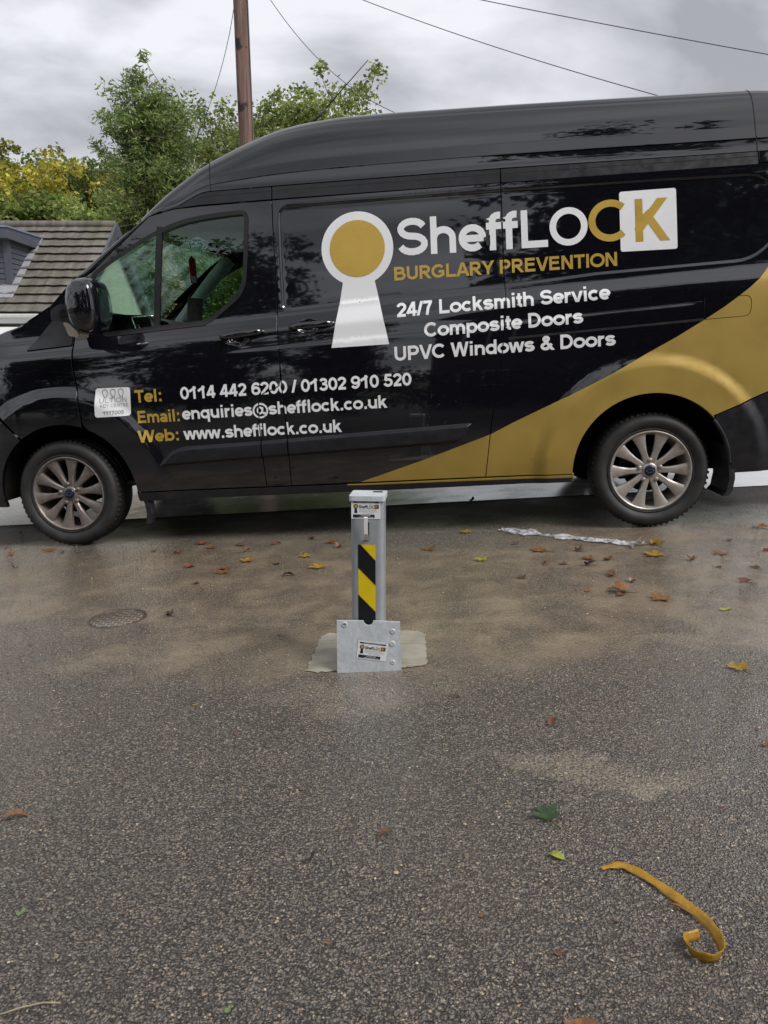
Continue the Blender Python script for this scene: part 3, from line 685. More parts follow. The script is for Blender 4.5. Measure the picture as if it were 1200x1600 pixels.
# -- panel outlines, local metres (x rearwards from the front hub, z up from the tyre contact)
GLASS = roundp([(.269, 1.545), (.36, 1.603), (.456, 1.657), (.58, 1.722), (.704, 1.775), (.80, 1.805), (.93, 1.824), (1.03, 1.831), (1.175, 1.838), (1.158, 1.6), (1.141, 1.45), (1.106, 1.385), (.958, 1.277), (.915, 1.252), (.6, 1.236), (.318, 1.217), (.300, 1.25)],
               [.03, 0, .05, .05, .05, .05, .05, 0, .045, 0, .05, .05, .05, .03, 0, .02, .02])
arch_door = arcp(*FC, AR, 70, -6, 20)
DOOR_F = [(.137, 1.164), (.131, 1.057), (.155, .869), (.161, .72)]+arch_door[1:]+[(.432, .262), (.434, .312), (1.194, .312), (1.187, .683), (1.193, .79), (1.203, .82), (1.224, .842), (1.294, .866), (1.316, .88), (1.326, .91), (1.3285, 1.018), (1.321, 1.262), (1.321, 1.481), (1.319, 1.889), (.9, 1.885), (.76, 1.880), (.614, 1.85), (.45, 1.715), (.243, 1.547), (.15, 1.44), (.128, 1.30)]
SLIDE = [(1.3285, 1.018), (1.3335, .783), (1.344, .578), (1.338, .312), (2.442, .318), (2.482, .622), (2.541, .906), (2.578, 1.27), (2.575, 1.402), (2.573, 1.889), (1.319, 1.889), (1.321, 1.481), (1.321, 1.262)]
PILLAR = [(1.194, .312), (1.338, .312), (1.344, .578), (1.3335, .783), (1.327, .91), (1.316, .88), (1.294, .866), (1.224, .842), (1.203, .82), (1.193, .79), (1.187, .683)]
arch_q = arcp(*RC, AR+.006, 186, 40, 30)
QUART = [(2.442, .318), (2.918, .318)]+arch_q+[(3.652, .605), (3.93, .716), (4.2, .81), (4.225, 1.2), (4.215, 1.889), (2.573, 1.889), (2.575, 1.402), (2.578, 1.27), (2.541, .906), (2.482, .622)]
arch_b = arcp(*RC, AR+.006, 40, -4, 10)
BUMP_R = arch_b+[(3.755, .288), (4.1, .295), (4.235, .32), (4.245, .6), (4.2, .806), (3.93, .712), (3.66, .606)]
arch_w = arcp(*FC, AR, 125, 70, 14)
WING = [(-.45, .86), (-.33, .78)]+arch_w+[(.157, .72), (.151, .869), (.127, 1.057), (.133, 1.164), (.124, 1.30), (.146, 1.44), (.236, 1.547), (.139, 1.525), (-.011, 1.386), (-.198, 1.286), (-.296, 1.26), (-.5, 1.19), (-.7, 1.10), (-.88, 1.0), (-.9, .93)]
arch_fb = arcp(*FC, AR, 186, 126, 14)
BUMP_F = [(-.47, .845), (-.9, .915), (-.93, .6), (-.9, .26), (-.392, .245)]+arch_fb+[(-.335, .765)]
GOLD = [(1.70, .30), (1.751, .322), (2.10, .43), (2.476, .557), (2.592, .613), (2.903, .748), (3.12, .85), (3.304, .946), (3.46, 1.025), (3.599, 1.104), (3.70, 1.165), (3.773, 1.215), (3.83, 1.257), (3.88, 1.30), (3.936, 1.362), (4.02, 1.46), (4.3, 1.9), (4.4, .2), (3.7, .2), (2.9, .2), (1.7, .2)]
FLAP = roundp([(3.60, 1.107), (3.832, 1.114), (3.837, 1.215), (3.60, 1.222)], [.005, .035, .035, .005])
flares = [arcp(*FC, r, 160, 20, 26) for r in (.555, .6, .64, .445)]+[arcp(*RC, r, 170, 10, 30) for r in (.555, .6, .64, .445)]
def clipz(pts, a, b): return [p for p in pts if a < p[0] < b]
winl = [offset(PANEL_WIN, d)+[offset(PANEL_WIN, d)[0]] for d in (-.006, .0, .006, .012)]
def shl(x0, x1, off): return [(x, z+.05*(x-1.9)*1.0) for x, z in ((x0, off), ((x0+x1)/2, off), (x1, off))]
creases = [shl(-.3, 4.2, o) for o in (1.15, 1.17, 1.185, 1.2, 1.212, 1.225, 1.237, 1.25, 1.262, 1.275, 1.287, 1.3, 1.315, 1.33, 1.35)]
creases += [[(x, 1.115+o+.045*(x-1.9)) for x in (.9, 1.1, 1.3, 1.9, 2.5, 3.1, 3.5, 3.7)] for o in (-.02, -.012, -.006, 0, .006, .012, .02)]
# near side body
door = panel('front_door', DOOR_F, M['paint'], holes=[GLASS], lines=creases+flares, grid=.032)
slide = panel('sliding_door', SLIDE, [M['paint'], M['gold']], regions=[GOLD], lines=winl+creases, grid=.032)
quart = panel('rear_quarter_panel', QUART, [M['paint'], M['gold']], holes=[FLAP], regions=[GOLD], lines=winl+creases+flares, grid=.032)
panel('fuel_flap', FLAP, [M['paint'], M['gold']], regions=[GOLD], grid=.03, gap=.0012)
pill = panel('pillar_panel', PILLAR, M['paint'])
wing = panel('front_wing', WING, M['paint'], lines=flares+creases, grid=.032)
panel('rear_bumper', BUMP_R, M['trim'], lines=flares, grid=.035)
panel('front_bumper', BUMP_F, M['paint'], lines=flares, grid=.035)
# sill with its gold edge line
def Ssill(x, z): return S(x, np.maximum(z, .3))-.006+.5*np.maximum(0, .285-z)
SILL = [(.436, .255), (1.72, .260), (2.912, .272), (2.916, .316), (1.72, .309), (.436, .309)]
GL = [(1.66, .303), (1.75, .300), (2.92, .300), (2.92, .33), (1.66, .33)]
panel('sill', SILL, [M['trim'], M['gold']], regions=[GL], surf=Ssill, grid=.03, lip=.12)
# lower rubbing mouldings
def Smould(x, z): return S(x, z)-.004-.022*ss(.0, .02, -sdf(MOULD, x, z))
MOULD = roundp([(.584, .455), (.60, .485), (.66, .54), (.73, .566), (1.19, .579), (2.36, .625), (2.378, .622), (2.31, .525), (2.2, .512), (1.344, .484)], [.005, .02, .03, .03, 0, .01, .01, .03, 0, 0])
def Snm(x, z, e=.002):
    dx = (Smould(x+e, z)-Smould(x-e, z))/(2*e); dz = (Smould(x, z+e)-Smould(x, z-e))/(2*e)
    n = np.stack([dx, -np.ones_like(dx), dz], 1); return n/np.linalg.norm(n, axis=1)[:, None]
for xa, xb in ((.5, 1.189), (1.195, 1.341), (1.347, 2.5)):
    c = [p for p in dense(MOULD, .02)]
    vv, ff = cdt([c, [(xa, .4), (xb, .4), (xb, .7), (xa, .7)]]+[dense(offset(MOULD, d), .03) for d in (.006, .013, .02)], lambda q: inside(c, q) & (q[:, 0] > xa) & (q[:, 0] < xb), .03)
    mesh_obj('side_moulding', np.stack([vv[:, 0], Smould(vv[:, 0], vv[:, 1]), vv[:, 1]], 1), ff, M['trim'], van, True, None, Snm(vv[:, 0], vv[:, 1]))
# black strip under the high roof, in three lengths
for xa, xb in ((.69, 1.316), (1.322, 2.570), (2.576, 3.905)):
    top = [(.69, 1.879), (.783, 1.894), (.906, 1.953), (.96, 1.962), (1.4, 1.963), (2.6, 1.963), (3.9, 1.950)]
    bot = [(.69, 1.869), (.76, 1.884), (.9, 1.893), (1.319, 1.895), (3.905, 1.886)]
    tz = lambda x, q: float(np.interp(x, [p[0] for p in q], [p[1] for p in q]))
    xs = sorted({xa, xb} | {p[0] for p in top+bot if xa < p[0] < xb})
    pl = [(x, tz(x, bot)) for x in xs]+[(x, tz(x, top)) for x in xs[::-1]]
    st = panel('roof_strip', pl, M['trim'], lift=-.006, gap=.001, lip=.02)
    ribbon('groove', [(x, tz(x, bot)*.36+tz(x, top)*.64) for x in xs if x > .8], .004, M['hole'], st, lift=-.0055)
panel('roof_end', [(3.908, 1.892), (4.21, 1.889), (4.205, 1.952), (3.908, 1.953)], M['paint'], lip=.02, gap=.001)
bm = bmesh.new(); box(bm, 1.35, 4.18, .215, .23, 1.80, 2.02); bm_obj('body_frame', bm, M['hole'], van)
# -- window: seal, panes, divider
seal_o, seal_i = offset(GLASS, -.013), offset(GLASS, .011)
vv, ff = cdt([dense(seal_o, .03), dense(seal_i, .03)], lambda q: inside(seal_o, q) & ~inside(seal_i, q), None)
mesh_obj('window_seal', np.stack([vv[:, 0], S(vv[:, 0], vv[:, 1])-.003, vv[:, 1]], 1), ff, M['seal'], door, True, None, Snorm(vv[:, 0], vv[:, 1]))
def pane(name, poly, parent, far=False, lift=-.014): return panel(name, poly, M['glass'], parent, lift=lift, lip=0, gap=0, far=far, grid=.06)
split = [(.678, 1.80), (.624, 1.22)]
ga = [p for p in offset(GLASS, -.004) if p[0] < .65+(.054*(p[1]-1.5)/.58)]; gb = [p for p in offset(GLASS, -.004) if p not in ga]
pane('quarter_glass', ga, door); pane('window_glass', gb, door)
def strip_box(name, a, b, wdt, mat, parent, lift=.002):
    return ribbon(name, [a, b], wdt, mat, parent, lift=lift, thick=.02)
strip_box('window_divider', (.674, 1.79), (.621, 1.225), .034, M['seal'], door)
# belt strip of trim below the glass
ribbon('belt_trim', [(.33, 1.207), (.62, 1.224), (.91, 1.240)], .010, M['trim'], door, lift=.004, thick=.01)
# -- door handles and sliding rail
def handle(parent, x0, z0, x1, z1):
    ps = []; rr = []
    for t in np.linspace(0, 1, 13):
        x, z = x0+(x1-x0)*t, z0+(z1-z0)*t; k = math.sin(math.pi*min(1, max(0, t)))**.35 if 0 < t < 1 else 0
        ys = float(S(x0, z0)[0])*(1-t)+float(S(x1, z1)[0])*t; ps.append((x, ys+.002-.034*k, z)); rr.append((.010+.003*k, .013+.006*k))
    v, f = tube(ps, rr, 12); return mesh_obj('door_handle', v, f, M['paint'], parent)
# fall back on the smooth surface for the handle ends
handle(door, 1.0, 1.163, 1.243, 1.181); handle(slide, 1.393, 1.193, 1.637, 1.203)
ribbon('sliding_rail', [(2.585, 1.066), (3.595, 1.107)], .012, M['hole'], quart, lift=.0008)
ribbon('rail_crease', [(2.585, 1.152), (3.59, 1.20)], .004, M['hole'], quart, lift=.0008)
bm = bmesh.new(); box(bm, 2.487, 2.507, float(S(2.5, 1.59)[0])-.012, float(S(2.5, 1.59)[0])+.01, 1.566, 1.618); bm_obj('door_catch', bm, M['chrome'], slide, bevel=.004)
# -- black triangle ahead of the door glass
TRI = roundp([(-.145, 1.152), (.10, 1.405), (.120, 1.42), (.118, 1.30), (.126, 1.168)], [.004, .01, .01, 0, .01])
panel('mirror_triangle', TRI, M['plastic'], wing, lift=.008, lip=.01, gap=0)
# -- screen pillar, screen, bonnet, roof
SIL = [(-.011, 1.386), (.139, 1.525), (.30, 1.648), (.469, 1.769), (.568, 1.824), (.65, 1.863)]
DLN = [(.139, 1.525), (.243, 1.550), (.35, 1.640), (.453, 1.719), (.616, 1.853), (.69, 1.872)]
def resample(pts, n):
    p = np.array(pts); s = np.concatenate([[0], np.cumsum(np.linalg.norm(np.diff(p, axis=0), axis=1))]); t = np.linspace(0, s[-1], n)
    return np.stack([np.interp(t, s, p[:, k]) for k in range(p.shape[1])], 1)
def loft(name, rows, mat, parent=van, closed=False):
    n = len(rows[0]); V = [p for r in rows for p in r]; F = []
    for j in range(len(rows)-1):
        for i in range(n-1): F.append((j*n+i, (j+1)*n+i, (j+1)*n+i+1, j*n+i+1))
    o = mesh_obj(name, V, F, mat, parent)
    bm = bmesh.new(); bm.from_mesh(o.data); bmesh.ops.recalc_face_normals(bm, faces=bm.faces); bm.to_mesh(o.data); bm.free()
    return o
sl = resample(SIL[1:], 16); dl = resample(DLN, 16)
for far in (0, 1):
    rows = []
    for (dx, dz), (sx, sz) in zip(dl, sl):
        y0 = float(S(dx, dz)[0]); pts = [(dx, y0+.012, dz), (dx, y0+.001, dz+.003), ((dx+sx)/2-.002, y0+.003, (dz+sz)/2+.004), (sx, y0+.018, sz), (sx-.012, y0+.045, sz+.004), (sx-.02, y0+.085, sz+.004)]
        rows.append([(x, WID-y if far else y, z) for x, y, z in pts])
    loft('screen_pillar', rows, M['paint'])
TT = np.linspace(-1, 1, 25)
def across(sx, sz, y0, bulge, crown):
    return [(sx-bulge*(1-t*t), WID/2+t*(WID/2-y0), sz+crown*(1-t*t)) for t in TT]
rows = [across(x-.02, z+.004, float(S(x, z)[0])+.085, .17, .01+.02*k/15) for k, (x, z) in enumerate(resample(SIL, 16))]
ws = loft('windscreen', rows, M['misted'])
bl = resample([(-.011, 1.388), (-.198, 1.288), (-.296, 1.262), (-.5, 1.192), (-.7, 1.10), (-.88, 1.0)], 14)
rows = [across(x, z+.002, float(S(x, z)[0])+.004, .12+.06*k/13, .035+.04*k/13) for k, (x, z) in enumerate(bl)]
loft('bonnet', rows, M['paint'])
bm = bmesh.new(); box(bm, -.06, .12, .25, WID-.25, 1.30, 1.385); bm_obj('scuttle', bm, M['plastic'], van, bevel=.01)
# nose
rows = []
for z, dx in ((.25, .06), (.35, .0), (.6, -.03), (.8, -.02), (.93, 0), (1.0, .03)):
    y0 = float(S(-.9, z)[0]); rows.append([(-.9+dx-.18*(1-t*t), WID/2+t*(WID/2-y0), z) for t in TT])
loft('nose', rows, M['paint'])
rows = [[(-.905+dx-.18*(1-t*t), WID/2+t*.55, z) for t in TT] for z, dx in ((.62, -.03), (.78, -.022), (.92, -.005))]
loft('grille', rows, M['plastic'])
HL = roundp([(-.86, .93), (-.5, .90), (-.55, 1.12), (-.72, 1.08), (-.85, 1.0)], .03)
panel('headlight', HL, M['headlamp'], wing, lift=.004, lip=.004, gap=0)
# roof shell: one section per station
BND = [(.568, 1.822), (.65, 1.862), (.70, 1.876), (.783, 1.896), (.906, 1.956), (.96, 1.966), (1.4, 1.967), (2.6, 1.967), (3.9, 1.953), (4.2, 1.95)]
ZT = [(.568, 1.852), (.65, 1.925), (.76, 2.02), (.95, 2.15), (1.14, 2.245), (1.33, 2.325), (1.5, 2.360), (1.7, 2.378), (2.0, 2.380), (2.66, 2.368), (3.35, 2.350), (3.92, 2.335), (4.06, 2.32), (4.2, 2.26)]
FP = [(0, 0), (.004, .02), (.014, .10), (.0205, .165), (.0275, .167), (.0275, .179), (.0215, .182), (.024, .20), (.045, .32), (.062, .46), (.082, .60), (.108, .73), (.14, .83), (.18, .90), (.24, .95), (.33, .98), (.5, .995), (.8, 1)]
fp = resample(FP, 60); fp = np.array(FP)
hs = lambda x, q: float(np.interp(x, [a for a, _ in q], [b for _, b in q]))
def smooth_fn(q, wd=.06): return lambda x: float(np.mean([hs(x+d, q) for d in np.linspace(-wd, wd, 9)])) if x > .7 else hs(x, q)
zt_ = smooth_fn(ZT); stations = np.concatenate([np.linspace(.568, 1.7, 40), np.linspace(1.75, 3.9, 44), np.linspace(3.92, 4.2, 12)])
# finer profile by Catmull-Rom
def finep(FPs):
    p = np.array(FPs); out = [p[0]]
    for i in range(len(p)-1):
        a, b, c, d = p[max(i-1, 0)], p[i], p[i+1], p[min(i+2, len(p)-1)]
        for t in (.25, .5, .75, 1.) if .03 < p[i][0] else (1.,):
            out.append(.5*((2*b)+(-a+c)*t+(2*a-5*b+4*c-d)*t*t+(-a+3*b-3*c+d)*t**3))
    return np.array(out)
fp = finep(FP)
rows = []
for x in stations:
    zb = hs(x, BND); H = max(.03, zt_(x)-zb); y0 = float(S(x, min(zb, 1.96))[0])+.004+ (.9*max(0, x-4.02)**2)
    k = .35+.65*min(1, H/.41); half = []
    bul = .17*max(0, 1-max(0, x-.6)/1.0)**1.3
    for a, b in fp:
        yy = y0+(a*k if a <= .25 else .25*k+(a-.25)/(.55)*(WID/2-y0-.25*k))
        t = 1-(yy-y0)/(WID/2-y0); half.append((x-bul*(1-t*t), yy, zb+b*H))
    rows.append(half+[(px, WID-py, pz) for px, py, pz in half[-2::-1]])
roof = loft('high_roof', rows, [M['paint']])
roof.data.set_sharp_from_angle(angle=R(50))
# roof joints
def roofline(x): 
    i = int(np.argmin(abs(stations-x))); return rows[i]
for x in (.965, 3.905):
    pts = [(a+.0, b-.0012, c+.001) for a, b, c in roofline(x)[:len(fp)]]; V = []; F = []
    for i, p in enumerate(pts): V += [(p[0]-.0025, p[1], p[2]), (p[0]+.0025, p[1], p[2])]
    F = [(2*i, 2*i+1, 2*i+3, 2*i+2) for i in range(len(pts)-1)]
    mesh_obj('roof_joint', V, F, M['hole'], roof, False)
# rear end
rows = []
for z in list(np.linspace(.3, 1.95, 14)):
    y0 = float(S(4.21, z)[0]); rows.append([(4.21+.06*(1-t**4), WID/2+t*(WID/2-y0), z) for t in TT])
y0 = float(S(4.2, 1.95)[0])+.03
rows.append([(4.205+.05*(1-t**4), WID/2+t*(WID/2-y0-.1), 2.22) for t in TT])
loft('rear_doors', rows, M['paint'])
# -- far side: same pressings seen only through the glass and from behind
FARB = [(.432, .262), (2.918, .275)]+arch_q+arch_b[1:]+[(3.755, .288), (4.2, .30), (4.225, 1.2), (4.215, 1.955), (.96, 1.955), (.76, 1.884), (.614, 1.85), (.45, 1.715), (.243, 1.547), (.139, 1.525), (-.011, 1.386), (-.296, 1.26), (-.7, 1.10), (-.9, .93), (-.9, .26), (-.392, .245)]+arcp(*FC, AR, 186, -6, 30)
far = panel('offside_body', FARB, M['paint'], holes=[GLASS], far=True, grid=.08, gap=0)
pane('window_glass', offset(GLASS, -.004), far, far=True)
# -- under side, wheel housings
bm = bmesh.new(); box(bm, .5, 2.85, .12, WID-.12, .27, .33); box(bm, 3.8, 4.18, .12, WID-.12, .36, .5); box(bm, -.85, -.42, .15, WID-.15, .3, .4)
box(bm, .6, 2.8, .5, 1.45, .22, .27); box(bm, 2.0, 4.0, .8, 1.2, .2, .27)
bm_obj('underbody', bm, M['under'], van)
for c in (FC, RC):
    for s in (0, 1):
        V = []; F = []; a_ = np.linspace(-4, 184, 30)
        for a in a_:
            for r, y in ((AR+.012, .02), (AR+.03, .06), (AR+.03, .42), (.0, .42)):
                V.append((c[0]+r*math.cos(R(a)), WID-y if s else y, c[1]+r*math.sin(R(a))))
        for i in range(len(a_)-1):
            for j in range(3): F.append((i*4+j, i*4+j+1, (i+1)*4+j+1, (i+1)*4+j))
        mesh_obj('wheel_housing', V, F, M['under'], van)
v, f = tube([(3.34, .3, .3), (3.34, 1.68, .3)], .045, 10); mesh_obj('axle', v, f, M['under'], van)
v, f = tube([(.0, .3, .25), (.0, 1.68, .25)], .03, 10); mesh_obj('axle', v, f, M['under'], van)
# -- wheels
def wheel_parts(rimmat, name_parent):
    W = bpy.data.objects.new('wheel', None); C.objects.link(W); W.parent = name_parent
    prof = [(.205, .045), (.214, .012), (.222, -.006), (.228, -.010), (.236, -.006), (.246, -.016), (.262, -.024), (.280, -.024), (.294, -.016), (.303, -.002), (.309, .012), (.3125, .024), (.3145, .04),
            (.3145, .06), (.3085, .062), (.3085, .070), (.315, .072), (.315, .108), (.309, .110), (.309, .118), (.315, .120), (.3145, .16), (.309, .185), (.294, .206), (.265, .214), (.235, .208), (.21, .2)]
    v, f = lathe(prof, 72); tyre = mesh_obj('tyre', v, f, M['tyre'], W); tyre.data.set_sharp_from_angle(angle=R(40))
    # shoulder blocks of the tread
    V = []; F = []
    for k in range(64):
        a = 2*math.pi*k/64
        for da, (r, y) in ((0, (.3152, .012)), (0, (.3155, .055)), (.045, (.3155, .055)), (.045, (.3152, .012)), (0, (.306, -.001)), (.045, (.306, -.001))):
            V.append(((r+.0015)*math.cos(a+da), y, (r+.0015)*math.sin(a+da)))
        o = k*6; F += [(o, o+1, o+2, o+3), (o+4, o, o+3, o+5)]
    mesh_obj('tread', V, F, M['tyre'], tyre, False)
    # rim barrel with its lip
    v, f = lathe([(.216, .004), (.221, -.006), (.219, -.0105), (.212, -.010), (.206, .000), (.201, .012), (.196, .05), (.186, .10), (.19, .19), (.2, .2)], 60)
    rim = mesh_obj('rim', v, f, rimmat, W)
    bm = bmesh.new()
    for k in range(10):
        a = math.pi/2+2*math.pi*(k+.5)/10
        prof = [(.035, .018, .016), (.072, .0165, .010), (.105, .0165, .006), (.145, .0225, .003), (.18, .031, .000), (.209, .041, -.002)]
        prev = None
        for r, hw, y in prof:
            sec = []
            for t, yy in ((-hw, y+.028), (-hw, y+.006), (-hw*.62, y), (hw*.62, y), (hw, y+.006), (hw, y+.028)):
                ca, sa = math.cos(a), math.sin(a); sec.append(bm.verts.new((r*ca-t*sa, yy, r*sa+t*ca)))
            if prev:
                for i in range(5): bm.faces.new((prev[i], prev[i+1], sec[i+1], sec[i]))
            prev = sec
    bm_obj('spokes', bm, rimmat, W, smooth=True)
    v, f = lathe([(.0, .008), (.034, .008), (.040, .012), (.046, .02), (.062, .026), (.072, .05), (.0, .055)], 30); mesh_obj('hub', v, f, rimmat, W).data.set_sharp_from_angle(angle=R(40))
    v, f = lathe([(.0, .001), (.022, .001), (.029, .004), (.031, .010)], 28)
    cap = mesh_obj('hub_cap', v, f, M['badgeblue'], W)
    # oval emblem ring on the cap
    V = []; F = []
    for k in range(28):
        a = 2*math.pi*k/28
        for q in (1, .86): V.append((.021*q*math.cos(a), -.0005, .010*q*math.sin(a)))
    F = [(2*k, 2*k+1, (2*k+3) % 56, (2*k+2) % 56) for k in range(28)]
    mesh_obj('oval_emblem', V, F, M['chrome'], cap, False)
    for k in range(5):
        a = math.pi/2+2*math.pi*(k+.5)/5+math.pi; 
        v, f = lathe([(0, -.004), (.008, -.004), (.0115, 0), (.0115, .02), (.0155, .024), (.0155, .04)], 12)
        x, z = .0585*math.cos(a), .0585*math.sin(a)
        mesh_obj('wheel_nut', [(p[0]+x, p[1]+.006, p[2]+z) for p in v], f, M['rimdark'] if 0 else rimmat, W)
    v, f = lathe([(.0, .09), (.125, .09), (.128, .10), (.125, .112), (0, .112)], 40); mesh_obj('brake_disc', v, f, M['rimdark'], W)
    bm = bmesh.new(); box(bm, -.15, -.07, .075, .13, -.05, .09); bm_obj('brake_caliper', bm, M['rimdark'], W, bevel=.01)
    return W
WF = wheel_parts(M['rimF'], van); WF.location = (.0, .035, .315); WF.rotation_euler = (0, R(-7), R(-1.5))
WR = wheel_parts(M['rimR'], van); WR.location = (3.34, .035, .315); WR.rotation_euler = (0, R(0), 0)
for src, x in ((WF, 0), (WR, 3.34)):
    c = src.copy(); C.objects.link(c); c.parent = van; c.location = (x, WID-.035, .315); c.rotation_euler = (0, R(23), R(180))
    for ch in list(src.children):
        d = ch.copy(); C.objects.link(d); d.parent = c
# -- mud flaps
def flap(pts, y0, y1, th=.012):
    bm = bmesh.new(); V = []
    n = len(pts)
    A = [bm.verts.new((x, y0, z)) for x, z in pts]+[bm.verts.new((x+th, y0, z)) for x, z in pts[::-1]]
    B = [bm.verts.new((v.co.x, y1, v.co.z)) for v in A]
    bm.faces.new(A); bm.faces.new(B[::-1])
    for i in range(len(A)): j = (i+1) % len(A); bm.faces.new((A[i], B[i], B[j], A[j]))
    return bm
bm_obj('mud_flap', flap([(.448, .285), (.462, .24), (.468, .18), (.455, .12)], .02, .085, .03), M['plastic'], van, bevel=.008)
bm_obj('mud_flap', flap([(3.715, .44), (3.742, .36), (3.748, .26), (3.735, .19), (3.715, .165)], .0, .27, .03), M['plastic'], van, bevel=.01)
# rear arch trim beside the flap
V = []; F = []
for i, a in enumerate(np.linspace(40, 4, 14)):
    for r, yy in ((AR-.006, .03), (AR-.008, -.004), (AR+.006, -.004), (AR+.008, .004)):
        x, z = RC[0]+r*math.cos(R(a)), RC[1]+r*math.sin(R(a)); V.append((x, float(S(x, z)[0])+yy, z))
F = [(i*4+j, i*4+j+1, (i+1)*4+j+1, (i+1)*4+j) for i in range(13) for j in range(3)]
mesh_obj('arch_trim', V, F, M['plastic'], van)
# -- near wing mirror
mo = np.array([(.278, 1.468), (.312, 1.495), (.385, 1.50), (.42, 1.482), (.436, 1.408), (.439, 1.312), (.42, 1.238), (.388, 1.205), (.305, 1.215), (.268, 1.26), (.252, 1.324), (.257, 1.40)])
mo = resample(np.vstack([roundp([tuple(q) for q in mo], .03, 4), roundp([tuple(q) for q in mo], .03, 4)[:1]]), 40)[:-1]
cen = mo.mean(0); rows = []
for y, s, dx in ((-.292, .02, .02), (-.290, .45, .018), (-.282, .70, .014), (-.262, .88, .006), (-.225, .97, 0), (-.16, 1.0, 0), (-.10, .98, 0), (-.065, .93, .004), (-.048, .80, .01), (-.043, .4, .01), (-.042, .02, .01)):
    q = cen+(mo-cen)*s; rows.append([(a+dx, y, b) for a, b in np.vstack([q, q[:1]])])
mir = loft('wing_mirror', rows, M['paint'])
bm = bmesh.new(); prism(bm, roundp([(.150, 1.292), (.155, 1.345), (.205, 1.372), (.295, 1.369), (.316, 1.345), (.300, 1.292), (.25, 1.270)], .012), -.20, .03); bm_obj('mirror_arm', bm, M['plastic'], mir, True, .006)
bm = bmesh.new(); prism(bm, roundp([(.205, 1.300), (.205, 1.342), (.30, 1.34), (.30, 1.30)], .008), -.204, -.198); bm_obj('arm_recess', bm, M['hole'], mir)
bm = bmesh.new(); prism(bm, roundp([(.225, 1.275), (.25, 1.272), (.305, 1.218), (.30, 1.192), (.25, 1.203)], .012), -.22, -.10); bm_obj('indicator_lens', bm, M['lens'], mir, True, .008)
bm = bmesh.new(); box(bm, .434, .438, -.22, -.10, 1.27, 1.44); bm_obj('mirror_glass', bm, M['chrome'], mir)
# -- cab interior
rows = []
for t in np.linspace(0, 1, 9):
    y = .16+(WID-.32)*t; d = .03*math.sin(math.pi*t)
    rows.append([(x-d, y, z) for x, z in ((.10, 1.33), (.30, 1.335), (.52, 1.318), (.66, 1.27), (.72, 1.16), (.70, .95), (.60, .6))])
dash = loft('dashboard', rows, M['cabin'])
for y in (.30,):
    for pts in ([(.45, 1.30), (.47, 1.22), (.55, 1.19)], [(.58, 1.30), (.63, 1.20), (.64, 1.17)], [(.45, 1.30), (.58, 1.30)], [(.55, 1.19), (.64, 1.17)]):
        v, f = tube([(x, .158, z+.01) for x, z in pts], .004, 6); mesh_obj('vent_trim', v, f, M['chrome'], dash)
bm = bmesh.new(); box(bm, .3, .318, .2, 1.78, .6, 1.0); box(bm, 1.315, 1.33, .19, WID-.19, .35, 1.93); bm_obj('bulkhead', bm, M['cabin'], van)
bm = bmesh.new(); box(bm, .3, 1.33, .15, WID-.15, .34, .36); bm_obj('cab_floor', bm, M['cabin'], van)
for y0 in (.34, 1.24):
    bm = bmesh.new()
    box(bm, .78, 1.28, y0, y0+.48, .68, .82); box(bm, 1.12, 1.27, y0+.02, y0+.46, .8, 1.36, Matrix.Translation((0, 0, 0))); box(bm, 1.18, 1.28, y0+.12, y0+.36, 1.40, 1.58)
    bm_obj('seat', bm, M['seat'], van, True, .04, 3)
# steering wheel on the right
sw = []
for k in range(33):
    a = 2*math.pi*k/32; sw.append((.78-.10*math.sin(a), 1.45+.19*math.cos(a), 1.16+.17*math.sin(a)))
v, f = tube(sw, .014, 8, False); p1 = (v, f); p2 = tube([(.62, 1.45, 1.1), (.78, 1.45, 1.16)], .035, 10); p3 = tube([(.78, 1.27, 1.16), (.77, 1.63, 1.16)], .018, 8)
v, f = join([p1, p2, p3]); mesh_obj('steering_wheel', v, f, M['cabin'], van)
# pale lining of the far pillar
rows = []
for (x, z) in resample([(.12, 1.36), (.30, 1.55), (.469, 1.72), (.60, 1.83)], 8):
    y0 = WID-float(S(x, z)[0])-.05; rows.append([(x+.03, y0+.02, z-.035), (x+.05, y0-.02, z-.05), (x+.02, y0-.05, z-.01), (x-.02, y0-.04, z+.02)])
loft('pillar_lining', rows, M['cabinlight'])
bm = bmesh.new(); box(bm, .62, 1.3, .22, WID-.22, 1.87, 1.885); bm_obj('headlining', bm, M['cabinlight'], van)
# door trims below the glass line on both sides
for far_ in (0, 1):
    bm = bmesh.new(); y0, y1 = (.10, .13) if not far_ else (WID-.13, WID-.10)
    prism(bm, [(.3, .75), (.45, .45), (1.3, .4), (1.3, 1.22), (.93, 1.225), (.3, 1.195)], y0, y1); bm_obj('door_lining', bm, M['cabin'], van)
# phone holder on the dash
hold = empty('phone_holder', (0, 0, 0), 'black phone holder on the van dashboard behind the side window', 'phone holder'); hold.matrix_world = VAN_M
bm = bmesh.new(); box(bm, -.045, .045, -.008, .008, -.075, .075); o = bm_obj('cradle', bm, M['hole'], hold, True, .008); o.location = (.74, .42, 1.345); o.rotation_euler = (R(-8), R(8), R(20))
v, f = tube([(.74, .43, 1.30), (.70, .45, 1.27), (.66, .45, 1.265)], .014, 8); mesh_obj('stalk', v, f, M['plastic'], hold)
af = empty('air_freshener', (0, 0, 0), 'red and white card air freshener hanging inside the van windscreen', 'air freshener'); af.matrix_world = VAN_M
bm = bmesh.new(); prism(bm, roundp([(-.02, -.08), (.02, -.08), (.022, .06), (0, .09), (-.022, .06)], .008), -.003, .003); o = bm_obj('card', bm, M['red'], af); o.location = (.66, .70, 1.62); o.rotation_euler = (0, 0, R(35))
